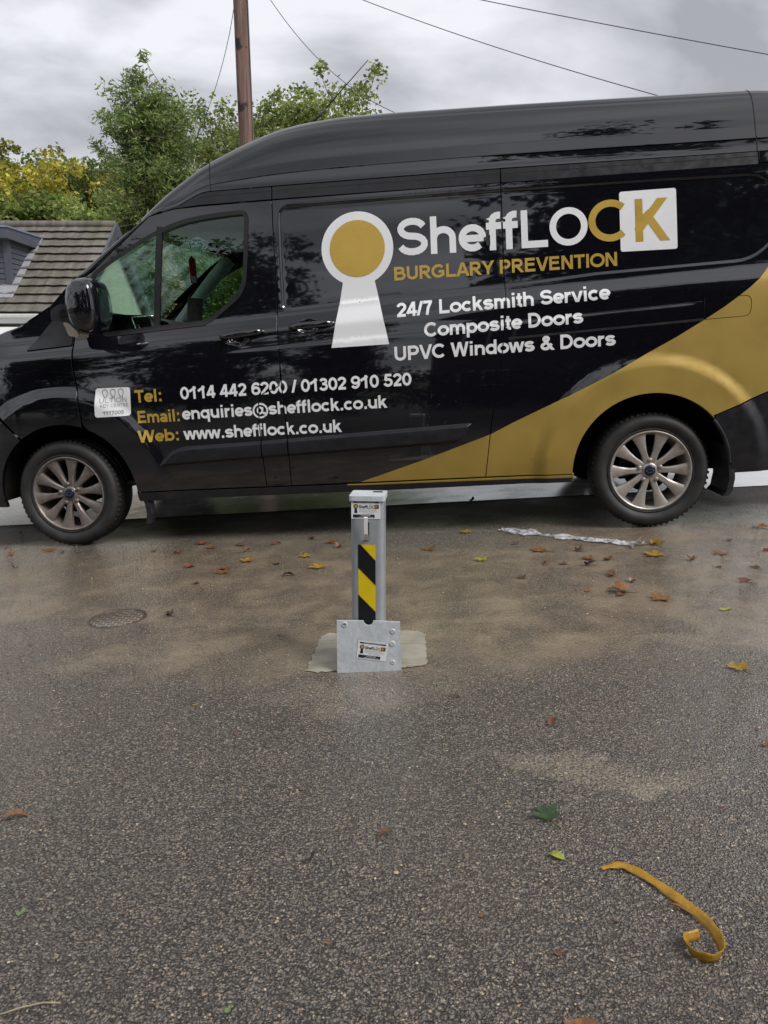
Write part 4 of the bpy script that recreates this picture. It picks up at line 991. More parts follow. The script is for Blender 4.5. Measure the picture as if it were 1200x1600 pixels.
bm = bmesh.new(); prism(bm, [(-.014, -.077), (.014, -.077), (.014, -.04), (-.014, -.04)], -.0042, .0042); q = bm_obj('print', bm, M['white'], af); q.location = o.location; q.rotation_euler = o.rotation_euler
v, f = tube([(.66, .70, 1.70), (.655, .70, 1.84)], .0015, 5); mesh_obj('cord', v, f, M['trim'], af)
# -- aerial on the roof
v, f = tube([(1.47, .55, 2.35), (1.53, .55, 2.395), (1.60, .55, 2.455)], [.010, .009, .006], 8); v2, f2 = tube([(1.60, .55, 2.455), (1.86, .55, 2.69)], [.0035, .0025], 6)
v, f = join([(v, f), (v2, f2)]); mesh_obj('aerial', v, f, M['antenna'], van)
# -- livery
panels_ = [(DOOR_F, door), (SLIDE, slide), (QUART, quart), (PILLAR, pill)]
def livery(name, polys, mat, lift=.0022, holes=()):
    for clip, par in panels_: overlay(name, polys, clip, mat, par, lift, holes=holes)
circ = lambda cx, cz, r, n=56: arcp(cx, cz, r, 0, 360-360/n, n)
livery('keyhole_emblem', [circ(1.783, 1.597, .1985), [(1.700, 1.44), (1.868, 1.44), (1.941, 1.072), (1.623, 1.069)]], M['white'])
livery('keyhole_disc', [circ(1.783, 1.597, .1525)], M['goldtxt'], .0034)
livery('white_panel', [roundp([(3.191, 1.485), (3.484, 1.482), (3.484, 1.796), (3.191, 1.796)], .014)], M['white'])
livery('white_lettering', text_polys('SheffL', 2.008, 2.813, 1.541, 1.537, .199, .092), M['white'])
livery('white_lettering', [], M['white']) if False else None
O = [[(2.923+.1*math.cos(t)*q, 1.636+.1*math.sin(t)*(q if q == 1 else .66)) for t in np.linspace(0, 2*math.pi, 49)[:-1]] for q in (1, .655)]
livery('white_lettering', [O[0]], M['white'], holes=[O[1]])
# big C of the name
cpts = A_(3.141, 1.651, .113-.0175, .108-.0175, 46, 314, 30); lft = []; rgt = []
for i, p in enumerate(cpts):
    u = np.array(cpts[min(i+1, 29)])-np.array(cpts[max(i-1, 0)]); u = u/np.linalg.norm(u); nn = np.array([-u[1], u[0]])*.0185; lft.append(tuple(np.array(p)+nn)); rgt.append(tuple(np.array(p)-nn))
cpoly = [(min(a, 3.222), b) for a, b in lft+rgt[::-1]]
livery('gold_lettering', [cpoly], M['goldtxt'], .0034)
livery('gold_lettering', text_polys('K', 3.265, 3.447, 1.532, 1.529, .221, .105), M['goldtxt'], .0034)
livery('gold_lettering', text_polys('BURGLARY PREVENTION', 1.981, 3.171, 1.412, 1.414, .072, .101), M['goldtxt'])
livery('white_lettering', text_polys('24/7 Locksmith Service', 1.988, 3.124, 1.212, 1.240, .078, .101), M['white'])
livery('white_lettering', text_polys('Composite Doors', 2.134, 2.979, 1.098, 1.124, .077, .101), M['white'])
livery('white_lettering', text_polys('UPVC Windows & Doors', 1.968, 3.146, .980, .999, .076, .101), M['white'])
livery('gold_lettering', text_polys('Tel:', .482, .637, .826, .828, .071, .101), M['goldtxt'])
livery('white_lettering', text_polys('0114 442 6200 / 01302 910 520', .748, 2.054, .831, .845, .070, .101), M['white'])
livery('gold_lettering', text_polys('Email:', .487, .730, .711, .711, .069, .101), M['goldtxt'])
livery('white_lettering', text_polys('enquiries@shefflock.co.uk', .747, 1.915, .718, .730, .070, .101), M['white'])
livery('gold_lettering', text_polys('Web:', .481, .714, .600, .603, .069, .101), M['goldtxt'])
livery('white_lettering', text_polys('www.shefflock.co.uk', .743, 1.654, .604, .608, .070, .101), M['white'])
livery('key_centre_sticker', [roundp([(.244, .755), (.449, .757), (.460, .916), (.256, .918)], .018)], M['white'])
sticker_txt = text_polys('ULTION', .278, .432, .834, .835, .027, .045)+text_polys('KEY CENTRE', .282, .440, .809, .81, .018, .05)+text_polys('1117005', .293, .412, .768, .769, .021, .09)
for cx, dx in ((.322, -.012), (.357, 0), (.392, .012)):
    for s in (-1, 1):
        sticker_txt.append([(cx+dx+.5*s*a, .892+b) for a, b in ((.034, 0), (.027, .014), (.0, .020), (.0, .016), (.021, .011), (.027, 0), (.018, -.014), (.004, -.024), (.004, -.03), (.012, -.03), (.024, -.015))])
livery('sticker_print', sticker_txt, M['greyprint'], .0034)
# ------------------------------------------------------------------ security post with its hinged plate
GB = float(gz(-.05, 2.42))
BX, BY, BYAW = -.050, 2.47, R(-5)
post = empty('security_post', (BX, BY, GB), 'grey square steel parking post with black and yellow tape standing in front of the van', 'parking post', rz=BYAW)
W2, D2, HT = .0535, .055, .575
bm = bmesh.new(); sq = roundp([(-W2, -D2), (W2, -D2), (W2, D2), (-W2, D2)], .022, 7)
prism(bm, sq, -.06, HT-.004, 'z'); o = bm_obj('post_body', bm, M['post'], post, True)
bm = bmesh.new()
cap_out = roundp([(-W2-.004, -D2-.006), (W2+.004, -D2-.006), (W2+.004, D2+.002), (-W2-.004, D2+.002)], .012, 5)
prism(bm, cap_out, HT-.006, HT+.010, 'z'); capo = bm_obj('top_cap', bm, M['galv'], post, True, .0025)
bm = bmesh.new(); prism(bm, roundp([(.012, .018), (.044, .018), (.044, .03), (.012, .03)], .004), HT+.009, HT+.0125, 'z'); bm_obj('cap_slot', bm, M['hole'], capo)
yf = -D2
def flat(name, polys, z_y, mat, parent, keepunion=True):
    polys = [dense(p, .05) for p in polys]
    def keep(q):
        k = np.zeros(len(q), bool)
        for p in polys: k |= inside(p, q)
        return k
    vv, ff = cdt(polys, keep, None)
    return mesh_obj(name, np.stack([vv[:, 0], np.full(len(vv), z_y), vv[:, 1]], 1), ff, mat, parent, False)
def rect(x0, x1, z0, z1): return [(x0, z0), (x1, z0), (x1, z1), (x0, z1)]
def sticker(parent, w_, h_, loc, rot=(0, 0, 0)):
    s = flat('sticker', [roundp(rect(-w_/2, w_/2, -h_/2, h_/2), .003)], 0, M['white'], parent); s.location = loc; s.rotation_euler = rot
    bars = [rect(-w_*.44, w_*.44, h_*.36, h_*.44), rect(-w_*.44, w_*.30, -h_*.44, -h_*.27)]
    flat('navy_bars', bars, -.0005, M['navy'], s)
    kx, kz = -w_*.345, h_*.17
    key = [arcp(kx, kz, h_*.125, 0, 350, 24), [(kx-h_*.05, kz-.05*h_), (kx+h_*.05, kz-.05*h_), (kx+h_*.085, kz-h_*.36), (kx-h_*.085, kz-h_*.36)]]
    flat('keyhole_mark', key, -.0006, M['navy'], s); flat('keyhole_disc', [arcp(kx, kz, h_*.088, 0, 350, 20)], -.001, M['goldtxt'], s)
    flat('navy_box', [rect(w_*.30, w_*.44, h_*.05, h_*.27)], -.0006, M['navy'], s)
    flat('name_print', text_polys('SheffLO', -w_*.24, w_*.2, h_*.07, h_*.07, h_*.17, .085), -.0008, M['navy'], s)
    flat('gold_print', text_polys('CK', w_*.215, w_*.42, h_*.07, h_*.07, h_*.18, .1)+text_polys('BURGLARY PREVENTION', -w_*.22, w_*.34, -h_*.03, -h_*.03, h_*.055, .08), -.0012, M['goldtxt'], s)
    fine = text_polys('24/7 Locksmith Service Composite Doors', -w_*.24, w_*.42, -h_*.125, -h_*.125, h_*.045, .07)+text_polys('UPVC Windows & Doors', -w_*.10, w_*.28, -h_*.21, -h_*.21, h_*.045, .07)
    flat('small_print', fine, -.0008, M['greyprint'], s)
    flat('white_print', text_polys('0114 442 6200', -w_*.17, w_*.15, -h_*.35, -h_*.35, h_*.055, .08)+text_polys('www.shefflock.co.uk', -w_*.25, w_*.24, -h_*.425, -h_*.425, h_*.05, .08)+text_polys('SheffLOCK Locksmith Service', -w_*.30, w_*.30, h_*.378, h_*.378, h_*.045, .08), -.001, M['white'], s)
    return s
sticker(post, .094, .060, (-.003, yf-.0012, .541))
# striped tape, cut as one strip
tx0, tx1, tz0, tz1 = -.029, .0275, .135, .426
tape = flat('hazard_tape', [rect(tx0, tx1, tz0, tz1)], yf-.0010, M['yellow'], post)
wt = tx1-tx0
st = [[(tx0, .426), (tx0+.008, .426), (tx1, .373), (tx1, .290), (tx0, .348)], [(tx0, .258), (tx1, .200), (tx1, .135), (tx0+.007, .135), (tx0, .143)]]
flat('black_stripe', st[:1], yf-.0018, M['blacktape'], tape); flat('black_stripe', st[1:], yf-.0018, M['blacktape'], tape)
M['bright'] = simple('bright_zinc', (.90, .90, .88), .25, .15, var=.05)
# lever in its slot
sl_ = flat('lever_slot', [roundp(rect(-.0075, .0075, .438, .50), .003)], yf-.0008, M['hole'], post)
bm = bmesh.new(); pr = [(-.022, .516), (-.027, .517), (-.029, .512), (-.020, .468), (-.004, .444), (.002, .440), (.006, .444), (-.014, .470)]
pr = [(-.0265, .522), (-.0305, .520), (-.0250, .466), (-.0035, .440), (.004, .440), (.004, .4435), (-.0015, .4445), (-.0210, .468)]
vs = []
A = [bm.verts.new((-.0065+.0, yf+a, b)) for a, b in pr]; B = [bm.verts.new((.0055, yf+a, b)) for a, b in pr]
bm.faces.new(A); bm.faces.new(B[::-1])
for i in range(len(pr)): bm.faces.new((A[i], B[i], B[(i+1) % len(pr)], A[(i+1) % len(pr)]))
bm_obj('lever', bm, M['bright'], post, bevel=.0012)
# the hinged ground plate, folded up in front of the post
plate = empty('hinged_plate', (-.051, 2.392, float(gz(-.05, 2.39))), 'galvanised steel plate with a sticker standing upright against the foot of the parking post', 'metal plate', rz=R(-1.5))
def lidz(x): return .0537*x
PW = .1035; PH = .176
holes = [(-.078, PH-.014, .0055), (.079, PH-.036, .005), (.078, PH-.078, .0055), (.080, .034, .0045)]
out = [(-PW, -.03), (PW, -.03), (PW, PH-.003), (.016, PH)]+arcp(0, PH, .0155, 0, -180, 12)+[(-.016, PH), (-PW, PH)]
hp = [arcp(a, b, r, 0, 340, 18) for a, b, r in holes]
def keep(q):
    k = inside(out, q)
    for h_ in hp: k &= ~inside(h_, q)
    return k
vv, ff = cdt([dense(out, .03)]+hp, keep, .03)
n = len(vv); V = np.concatenate([np.stack([vv[:, 0], np.full(n, 0.), vv[:, 1]], 1), np.stack([vv[:, 0], np.full(n, .006), vv[:, 1]], 1)])
F = [tuple(f) for f in ff]+[(f[0]+n, f[2]+n, f[1]+n) for f in ff]; cnt = {}
for f in ff:
    for i in range(3):
        k = (min(f[i], f[(i+1) % 3]), max(f[i], f[(i+1) % 3])); cnt[k] = None if k in cnt else (f[i], f[(i+1) % 3])
F += [(b, a, a+n, b+n) for a, b in [v for v in cnt.values() if v]]
po = mesh_obj('plate', V, F, M['galv'], plate, False)
bm = bmesh.new()
for x in (PW-.001,): prism(bm, [(.0, -.02), (.0, .075), (.012, .07), (.03, .03), (.03, -.02)], x, x+.006, 'x')
bm_obj('side_flange', bm, M['galv'], plate, bevel=.001)
sticker(plate, .098, .062, (.012, -.0015, .073), (0, R(6.5), 0))
for a, b, r in holes:
    v, f = lathe([(r*1.1, -.0012), (r*1.8, -.0012), (r*1.9, .0005)], 18); mesh_obj('hole_rim', [(p[0]+a, p[1], p[2]+b) for p in v], f, M['galv'], po)
# cement patch round the foot
def cement_m():
    b = NB('fresh_cement'); nz = b.noise(11, 6, rough=.6); st_ = b.n('ShaderNodeMapping'); st_.inputs['Scale'].default_value = (4, 60, 1); b.l(b.co(), st_.inputs[0])
    br = b.noise(2, 3, st_.outputs[0])
    c = b.mix(b.mapr(nz.outputs[0], .3, .7), (.225, .205, .155), (.34, .315, .25)); c = b.mix(b.mapr(br.outputs[0], .4, .7, 0, .35), c, (.46, .43, .36))
    b.set(Base_Color=c, Roughness=.65); b.bump(b.mth('ADD', nz.outputs[0], br.outputs[0]), .35, .004); return b.m
M['cement'] = cement_m()
rng = random.Random(5)
pp = [(-.262, 2.402), (-.245, 2.60), (-.232, 2.76), (.10, 2.75), (.150, 2.72), (.146, 2.41), (.0, 2.398), (-.15, 2.402)]
pp = [(a+rng.uniform(-.005, .005), b+rng.uniform(-.007, .007)) for a, b in dense(roundp(pp, .03), .012)]
vv, ff = cdt([pp], lambda q: inside(pp, q), .035)
edge = sdf(pp, vv[:, 0], vv[:, 1])
vb = np.stack([vv[:, 0], vv[:, 1], gz(vv[:, 0], vv[:, 1])+.0035+.004*np.clip(-edge/.03, 0, 1)], 1)
tag(mesh_obj('cement_patch', vb, ff, M['cement']), 'pale trowelled cement patch in the tarmac round the foot of the parking post', 'cement patch')
# ------------------------------------------------------------------ round cover in the tarmac
def lid_m():
    b = NB('muddy_iron'); v = b.n('ShaderNodeTexBrick'); v.inputs['Scale'].default_value = 16; v.inputs['Mortar Size'].default_value = .035
    v.inputs['Brick Width'].default_value = .62; v.inputs['Row Height'].default_value = .36; b.l(b.co(), v.inputs['Vector']); nz = b.noise(25, 4)
    v.inputs['Color1'].default_value = (.085, .066, .048, 1); v.inputs['Color2'].default_value = (.10, .08, .06, 1); v.inputs['Mortar'].default_value = (.33, .29, .245, 1)
    b.set(Base_Color=b.mix(b.mapr(nz.outputs[0], .45, .7, 0, .45), v.outputs['Color'], (.13, .10, .07)), Roughness=.28); b.bump(v.outputs['Fac'], .5, .004); return b.m
M['lid'] = lid_m()
M['ironring'] = simple('muddy_iron_ring', (.085, .068, .052), .4, var=.35, vscale=40)
cx, cy = -1.115, 3.070; zc = float(gz(cx, cy)); tilt = (-math.atan(.0125), 0, 0)
lid = empty('drain_cover', (cx, cy, zc), 'small round muddy iron access cover set in the wet tarmac left of the post', 'drain cover')
lid.rotation_euler = (R(.7), R(-3.07), 0)
v, f = lathe([(0, .004), (.10, .004), (.104, .001), (.106, .001)], 40, 'z'); mesh_obj('lid', v, f, M['lid'], lid)
v, f = lathe([(.1085, .001), (.1095, .004), (.118, .004), (.122, -.002)], 40, 'z'); mesh_obj('ring', v, f, M['ironring'], lid)
# ------------------------------------------------------------------ strap, plastic strip, strings
def gp(x, y, dz=0): return Vector((x, y, float(gz(x, y))+dz))
def spline(pts, n):
    p = np.array(pts, float); out = []
    for i in range(len(p)-1):
        a, b, c, d = p[max(i-1, 0)], p[i], p[i+1], p[min(i+2, len(p)-1)]
        for t in np.linspace(0, 1, n, endpoint=False): out.append(.5*((2*b)+(-a+c)*t+(2*a-5*b+4*c-d)*t*t+(-a+3*b-3*c+d)*t**3))
    out.append(p[-1]); return np.array(out)
def strap_m():
    b = NB('yellow_strapping'); m_ = b.n('ShaderNodeMapping'); nz = b.noise(45, 5); n2 = b.noise(500, 2)
    c = b.mix(b.mapr(nz.outputs[0], .35, .75), (.50, .275, .02), (.33, .155, .012)); wv_ = b.n('ShaderNodeTexVoronoi'); wv_.inputs['Scale'].default_value = 420; b.l(b.co(), wv_.inputs['Vector']); c = b.mix(b.mapr(wv_.outputs['Distance'], .25, .6, 0, .35), c, (.20, .10, .012)); c = b.mix(b.mapr(n2.outputs[0], .62, .7, 0, .8), c, (.10, .05, .01)); c = b.mix(b.mapr(b.noise(14, 5).outputs[0], .55, .75, 0, .5), c, (.20, .13, .06))
    b.set(Base_Color=c, Roughness=.42); b.bump(n2.outputs[0], .2, .001); return b.m
M['strap'] = strap_m()
# (x, y, height of centre, edge tilt deg, half width)
sp = [(.432, 1.361, .004, 4, .003), (.452, 1.365, .006, 8, .007), (.477, 1.362, .007, 14, .0085), (.510, 1.328, .006, 18, .009), (.547, 1.263, .007, 24, .009), (.571, 1.204, .010, 42, .0095), (.576, 1.155, .013, 62, .0105), (.566, 1.122, .014, 75, .011), (.545, 1.112, .0135, 78, .011), (.524, 1.122, .013, 75, .0105), (.516, 1.143, .012, 70, .010), (.522, 1.163, .012, 66, .0095), (.548, 1.171, .011, 58, .008)]
q = spline(sp, 6); V = []
for i, (x, y, z, tl, hw) in enumerate(q):
    d = q[min(i+1, len(q)-1)][:2]-q[max(i-1, 0)][:2]; d = d/np.linalg.norm(d); nx, ny = -d[1], d[0]
    ct, st_ = math.cos(R(tl)), math.sin(R(tl)); g0 = float(gz(x, y))
    for k in (-1, -.33, .33, 1):
        jt = rng.uniform(-.0007, .0007) if abs(k) == 1 else 0; V.append((x+nx*(hw*k*ct+jt), y+ny*(hw*k*ct+jt), g0+max(.0015, z+hw*k*st_+.0012*math.sin(i*.9)*k)))
F = [(i*4+j, i*4+j+1, (i+1)*4+j+1, (i+1)*4+j) for i in range(len(q)-1) for j in range(3)]
o = mesh_obj('yellow_strap', V, F, M['strap']); o.modifiers.new('thickness', 'SOLIDIFY').thickness = .0011
tag(o, 'curled yellow strap lying on the tarmac in the near right corner', 'strap')
v, f = tube([gp(.523, 1.258, .006), gp(.54, 1.243, .009), gp(.562, 1.221, .005)], [.0018, .003, .0015], 7)
tag(mesh_obj('twig', v, f, simple('orange_twig', (.28, .12, .03), .6)), 'short orange brown twig touching the middle of the yellow strap', 'twig')
b = NB('clear_crumpled_plastic'); nz = b.noise(30, 4); b.set(Base_Color=(.62, .62, .64), Roughness=.15, Alpha=b.mapr(nz.outputs[0], .35, .65, .35, .95)); b.bump(nz.outputs[0], .3, .01); M['film'] = b.m
q = spline([(.677, 4.22, .03), (.72, 4.235, .035), (.77, 4.197, .026), (.82, 4.16, .028), (.875, 4.097, .022), (.94, 4.06, .024), (.994, 4.011, .022), (1.05, 3.985, .026), (1.109, 3.93, .026), (1.18, 3.90, .03), (1.23, 3.85, .03), (1.285, 3.77, .018)], 8)
rg = np.random.default_rng(3); V = []; m = 9; n_ = len(q)
def smooth_noise(k, passes):
    a = rg.normal(0, 1, (n_, k))
    for _ in range(passes): a[1:-1] = (a[:-2]+2*a[1:-1]+a[2:])/4
    return a/a.std()
hz_, wz_, ez_ = smooth_noise(m, 5), smooth_noise(1, 8), smooth_noise(m, 7)
for i, (x, y, hw) in enumerate(q):
    d = q[min(i+1, len(q)-1)][:2]-q[max(i-1, 0)][:2]; d = d/np.linalg.norm(d); hw *= max(.35, 1+.35*wz_[i, 0])
    for k in range(m):
        s = (k/(m-1)-.5)*2; px, py = x-d[1]*hw*s*1.6, y+d[0]*hw*s*1.6+.006*ez_[i, k]
        V.append((px+.004*ez_[i, k], py, float(gz(px, py))+.005+.006*abs(hz_[i, k])*(1.2-.5*abs(s))))
F = [(i*m+j, i*m+j+1, (i+1)*m+j+1, (i+1)*m+j) for i in range(len(q)-1) for j in range(m-1)]
tag(mesh_obj('plastic_strip', V, F, M['film']), 'crumpled clear plastic strip lying on the tarmac by the rear wheel of the van', 'plastic strip')
v, f = tube([gp(*p, .004) for p in ((-.66, 1.068), (-.62, 1.079), (-.60, 1.088), (-.565, 1.096), (-.536, 1.094))], .0014, 6)
tag(mesh_obj('straw_stem', v, f, simple('dry_straw', (.38, .33, .22), .7)), 'pale dry straw stem lying on the tarmac in the near left corner', 'straw')
# ------------------------------------------------------------------ fallen leaves
def leaf_m(name, c1, c2, c3):
    b = NB(name); nz = b.noise(55, 5, rough=.65); n2 = b.noise(300, 2)
    c = b.mix(b.mapr(nz.outputs[0], .35, .62), c1, c2); c = b.mix(b.mapr(n2.outputs[0], .58, .66), c, c3)
    b.set(Base_Color=c, Roughness=.38); b.bump(nz.outputs[0], .4, .003); return b.m
LM = {'o': leaf_m('orange_leaf', (.27, .12, .04), (.17, .07, .028), (.10, .045, .02)), 'y': leaf_m('yellow_leaf', (.36, .24, .035), (.27, .15, .02), (.12, .08, .02)),
      'yg': leaf_m('yellow_green_leaf', (.42, .40, .05), (.20, .25, .03), (.25, .12, .02)), 'r': leaf_m('red_brown_leaf', (.21, .075, .042), (.13, .045, .03), (.06, .03, .02)),
      'b': leaf_m('brown_leaf', (.16, .085, .045), (.10, .05, .03), (.04, .025, .018)), 'db': leaf_m('dark_brown_leaf', (.05, .022, .018), (.03, .014, .012), (.09, .04, .03)),
      'g': leaf_m('pale_green_leaf', (.20, .26, .10), (.13, .18, .06), (.08, .1, .04)), 'dg': leaf_m('dark_green_leaf', (.035, .085, .02), (.02, .05, .015), (.09, .12, .06))}
def leaf_outline(kind, rg_):
    pts = []
    if kind == 'maple':
        for k in range(40):
            t = 2*math.pi*k/40; lobe = abs(math.cos(2.5*(t-math.pi/2)))**.8; r = .35+.65*lobe*(1-.25*abs(math.sin((t-math.pi/2)/2))); r *= 1+rg_.uniform(-.07, .07)
            pts.append((r*math.cos(t), r*math.sin(t)))
    elif kind == 'oval':
        for k in range(26):
            t = 2*math.pi*k/26; r = 1+rg_.uniform(-.05, .05); pts.append((.45*math.sin(t)*(1-.25*math.cos(t))*r, math.cos(t)*r))
    else:
        n = rg_.randint(8, 12)
        for k in range(n): t = 2*math.pi*k/n; r = rg_.uniform(.45, 1.0); pts.append((r*math.cos(t), .6*r*math.sin(t)))
    return pts
def make_leaf(x, y, size, col, kind, curl, rot, label, group, seed):
    rg_ = random.Random(seed); p = dense(leaf_outline(kind, rg_), .25)
    if area(p) < 0: p = p[::-1]
    vv, ff = cdt([p], lambda q: inside(p, q), .22)
    u, v_ = vv[:, 0], vv[:, 1]; ph = rg_.uniform(0, 6)
    z = curl*(.55*np.abs(u)**1.3+.25*v_*v_*np.sign(np.sin(ph))+.16*np.sin(3.1*u+ph)*np.cos(2.4*v_+ph)); z = z-z.min()+.06
    V = np.stack([u*size, v_*size, z*size], 1)
    nm = 'fallen_leaf'
    o = mesh_obj(nm, V, ff, LM[col]); 
    if kind != 'scrap':
        sv, sf = tube([(0, -.3*size, .06*size), (.02*size, -1.0*size, .05*size), (.10*size, -1.5*size, .10*size)], [.035*size, .03*size, .022*size], 5)
        st_ = mesh_obj('stalk', sv, sf, LM['b' if col not in ('g', 'yg', 'dg') else 'yg'], o)
    z0 = float(gz(x, y)); o.location = (x, y, z0+.001); o.rotation_euler = (math.atan(.0125), -math.atan(.0537), rot)
    return tag(o, label, 'leaf', group)
LG = 'fallen leaves on the tarmac'
LV = [
 (-.869, 1.641, .028, 'o', 'oval', 1.0, -1.25, 'curled orange brown leaf at the left edge of the near tarmac'),
 (.363, 1.545, .034, 'dg', 'maple', .9, .4, 'crumpled dark green leaf above the yellow strap, right of centre'),
 (.351, 1.407, .018, 'yg', 'oval', .8, 1.0, 'small yellow green leaf just below the dark green leaf'),
 (.468, 1.977, .026, 'r', 'oval', 1.0, -.5, 'curled red brown leaf on the tarmac right of and nearer than the metal plate'),
 (-.154, 1.434, .016, 'db', 'scrap', 1.6, .6, 'small dark maroon leaf curled up on the bare tarmac below the post'),
 (-.705, 1.316, .015, 'g', 'scrap', .6, .9, 'small pale green leaf scrap in the lower left of the tarmac'),
 (0.0, 1.505, .018, 'b', 'oval', 1.3, 2.2, 'thin brown leaf with a long stalk straight below the metal plate'),
 (.302, 1.005, .026, 'o', 'oval', .6, 1.5, 'orange leaf cut by the bottom edge of the picture'),
 (1.112, 2.27, .040, 'y', 'maple', .45, .3, 'single yellow maple leaf lying right of the metal plate near the right edge'),
 (-.58, 2.204, .012, 'y', 'scrap', .4, .3, 'tiny cream leaf scrap on the dark tarmac left of the metal plate'),
 (-.252, 1.068, .011, 'g', 'scrap', .5, 1., 'tiny bright green leaf scrap near the bottom edge of the picture'),
 (.971, 1.803, .02, 'o', 'scrap', .8, .3, 'orange leaf scrap cut by the right edge of the picture'),
 (.982, 3.081, .055, 'o', 'maple', .8, 1.2, 'large orange leaf with raised edge, left one of the pair right of the post'),
 (1.112, 2.966, .048, 'o', 'maple', .4, 2.2, 'flat orange leaf, right one of the pair right of the post'),
 (1.378, 3.80, .045, 'y', 'maple', 1.2, .2, 'upright yellow leaf beside the right end of the plastic strip'),
 (1.306, 3.604, .055, 'y', 'maple', .35, .8, 'wide yellow leaf just in front of the right end of the plastic strip'),
 (.48, 3.673, .042, 'yg', 'maple', .45, .1, 'yellow green leaf between the post and the plastic strip'),
 (.789, 3.80, .055, 'o', 'maple', .3, 1.0, 'flat orange leaf in front of the left half of the plastic strip'),
 (.986, 3.60, .040, 'o', 'maple', .4, .5, 'orange leaf below the middle of the plastic strip'),
 (.961, 3.488, .040, 'db', 'scrap', 1.5, .7, 'dark crumpled leaf below the middle of the plastic strip'),
 (1.604, 3.567, .045, 'o', 'maple', .3, 2.0, 'pale orange leaf on the right below the mud flap'),
 (1.412, 3.85, .035, 'o', 'maple', .5, 2.0, 'orange leaf on the tarmac just below the rear tyre'),
 (1.517, 3.123, .034, 'r', 'oval', 1.3, 1.1, 'upright red brown leaf standing at the right of the tarmac'),
 (2.017, 4.032, .05, 'o', 'maple', .4, .4, 'orange leaf at the right edge beyond the rear wheel'),
 (1.825, 3.57, .04, 'r', 'scrap', .7, .4, 'reddish leaf at the right edge level with the pale orange leaf'),
 (1.305, 2.802, .04, 'yg', 'scrap', .3, .1, 'faded yellow green leaf right of the orange pair'),
 (-.806, 3.697, .045, 'o', 'maple', .4, .6, 'orange leaf on the wet brown mud, left leaf of the cluster left of the post'),
 (-.713, 3.894, .050, 'y', 'maple', .35, .2, 'broad golden leaf on the mud furthest from the camera left of the post'),
 (-.809, 3.755, .035, 'r', 'oval', .5, 1.4, 'red leaf touching the orange leaf on the mud left of the post'),
 (-1.001, 3.839, .035, 'r', 'maple', .6, 2.4, 'small red leaf behind the drain cover'),
 (-.328, 3.699, .050, 'y', 'maple', .3, 1.8, 'bright yellow leaf nearest the left side of the post'),
 (-.421, 3.926, .042, 'y', 'maple', .3, .9, 'yellow leaf behind the bright yellow leaf left of the post'),
 (-.979, 4.233, .042, 'o', 'maple', .4, .4, 'orange leaf right of the front tyre of the van'),
 (-1.058, 4.339, .042, 'r', 'maple', .5, 1.4, 'red orange leaf between the front tyre and the sill of the van'),
 (-.898, 3.074, .028, 'db', 'maple', 1.5, .6, 'dark crumpled leaf beside the drain cover'),
 (.236, 3.937, .045, 'o', 'maple', .3, .2, 'orange leaf immediately right of the post top'),
 (.464, 4.282, .045, 'y', 'maple', .35, .7, 'yellow leaf at the edge of the shade under the van right of the post'),
 (.607, 5.236, .04, 'db', 'scrap', 1.8, .7, 'dark leaf standing on the pale road seen beneath the van'),
 (-1.951, 4.36, .06, 'o', 'maple', .25, .3, 'large flat orange leaf against the bottom of the front tyre'),
]
for i, (x, y, s, c, k, cu, ro, lb) in enumerate(LV): make_leaf(x, y, s*(.92 if y > 3 else 1), c, k, cu, ro, lb, LG, 100+i)
SC = {'small brown leaf scraps right of the post, nothing tells them apart': [(1.073, 3.568, 'b'), (.851, 3.531, 'b'), (1.014, 3.309, 'b'), (.857, 3.111, 'o'), (.975, 3.039, 'b'), (1.438, 3.485, 'b'), (1.506, 3.351, 'b'), (1.069, 3.2, 'r'), (.622, 3.35, 'b'), (.772, 3.546, 'r'), (.982, 3.756, 'b'), (1.65, 3.314, 'b'), (1.75, 3.8, 'b'), (.7, 3.95, 'b')],
      'small brown leaf scraps left of the post, nothing tells them apart': [(-1.178, 4.443, 'o'), (-.894, 3.518, 'b'), (-.457, 3.577, 'db'), (-.608, 4.228, 'r'), (-.414, 4.322, 'b'), (-.817, 4.243, 'b'), (-.245, 4.079, 'r'), (-.3, 4.2, 'o'), (-.75, 4.1, 'r'), (-1.3, 4.2, 'b'), (-1.15, 4.15, 'r'), (-.55, 3.8, 'b')],
      'small orange leaf scraps around the front tyre, nothing tells them apart': [(-2.261, 4.471, 'r'), (-2.2, 4.73, 'r'), (-2.341, 4.852, 'o'), (-2.3, 4.6, 'b'), (-2.05, 4.9, 'o'), (-2.15, 4.3, 'o'), (-1.985, 4.001, 'r'), (-1.75, 4.28, 'o'), (-2.4, 4.95, 'o'), (-1.85, 4.30, 'r')],
      'tiny dark leaf scraps on the near tarmac, nothing tells them apart': [(-1.478, 2.843, 'db'), (-1.355, 2.793, 'db'), (-.792, 2.236, 'b'), (.988, 1.886, 'b'), (.222, 2.166, 'db'), (-.42, 2.0, 'r'), (.62, 2.1, 'r'), (.18, 1.25, 'o'), (-.1, 1.2, 'o'), (.42, 1.22, 'b'), (-.5, 1.3, 'b'), (.75, 1.55, 'r'), (.3, 1.15, 'o'), (-.2, 1.7, 'b')]}
sd_ = 900
for lb, l in SC.items():
    for x, y, c in l:
        rr = random.Random(sd_); sd_ += 1
        near = y < 3
        make_leaf(x, y, rr.uniform(.007, .012) if near else rr.uniform(.018, .034), c, 'scrap' if near else rr.choice(['scrap', 'maple', 'oval']), rr.uniform(.5, 1.4), rr.uniform(0, 6), lb.split(',')[0].replace('scraps', 'scrap'), lb.split(',')[0], sd_)
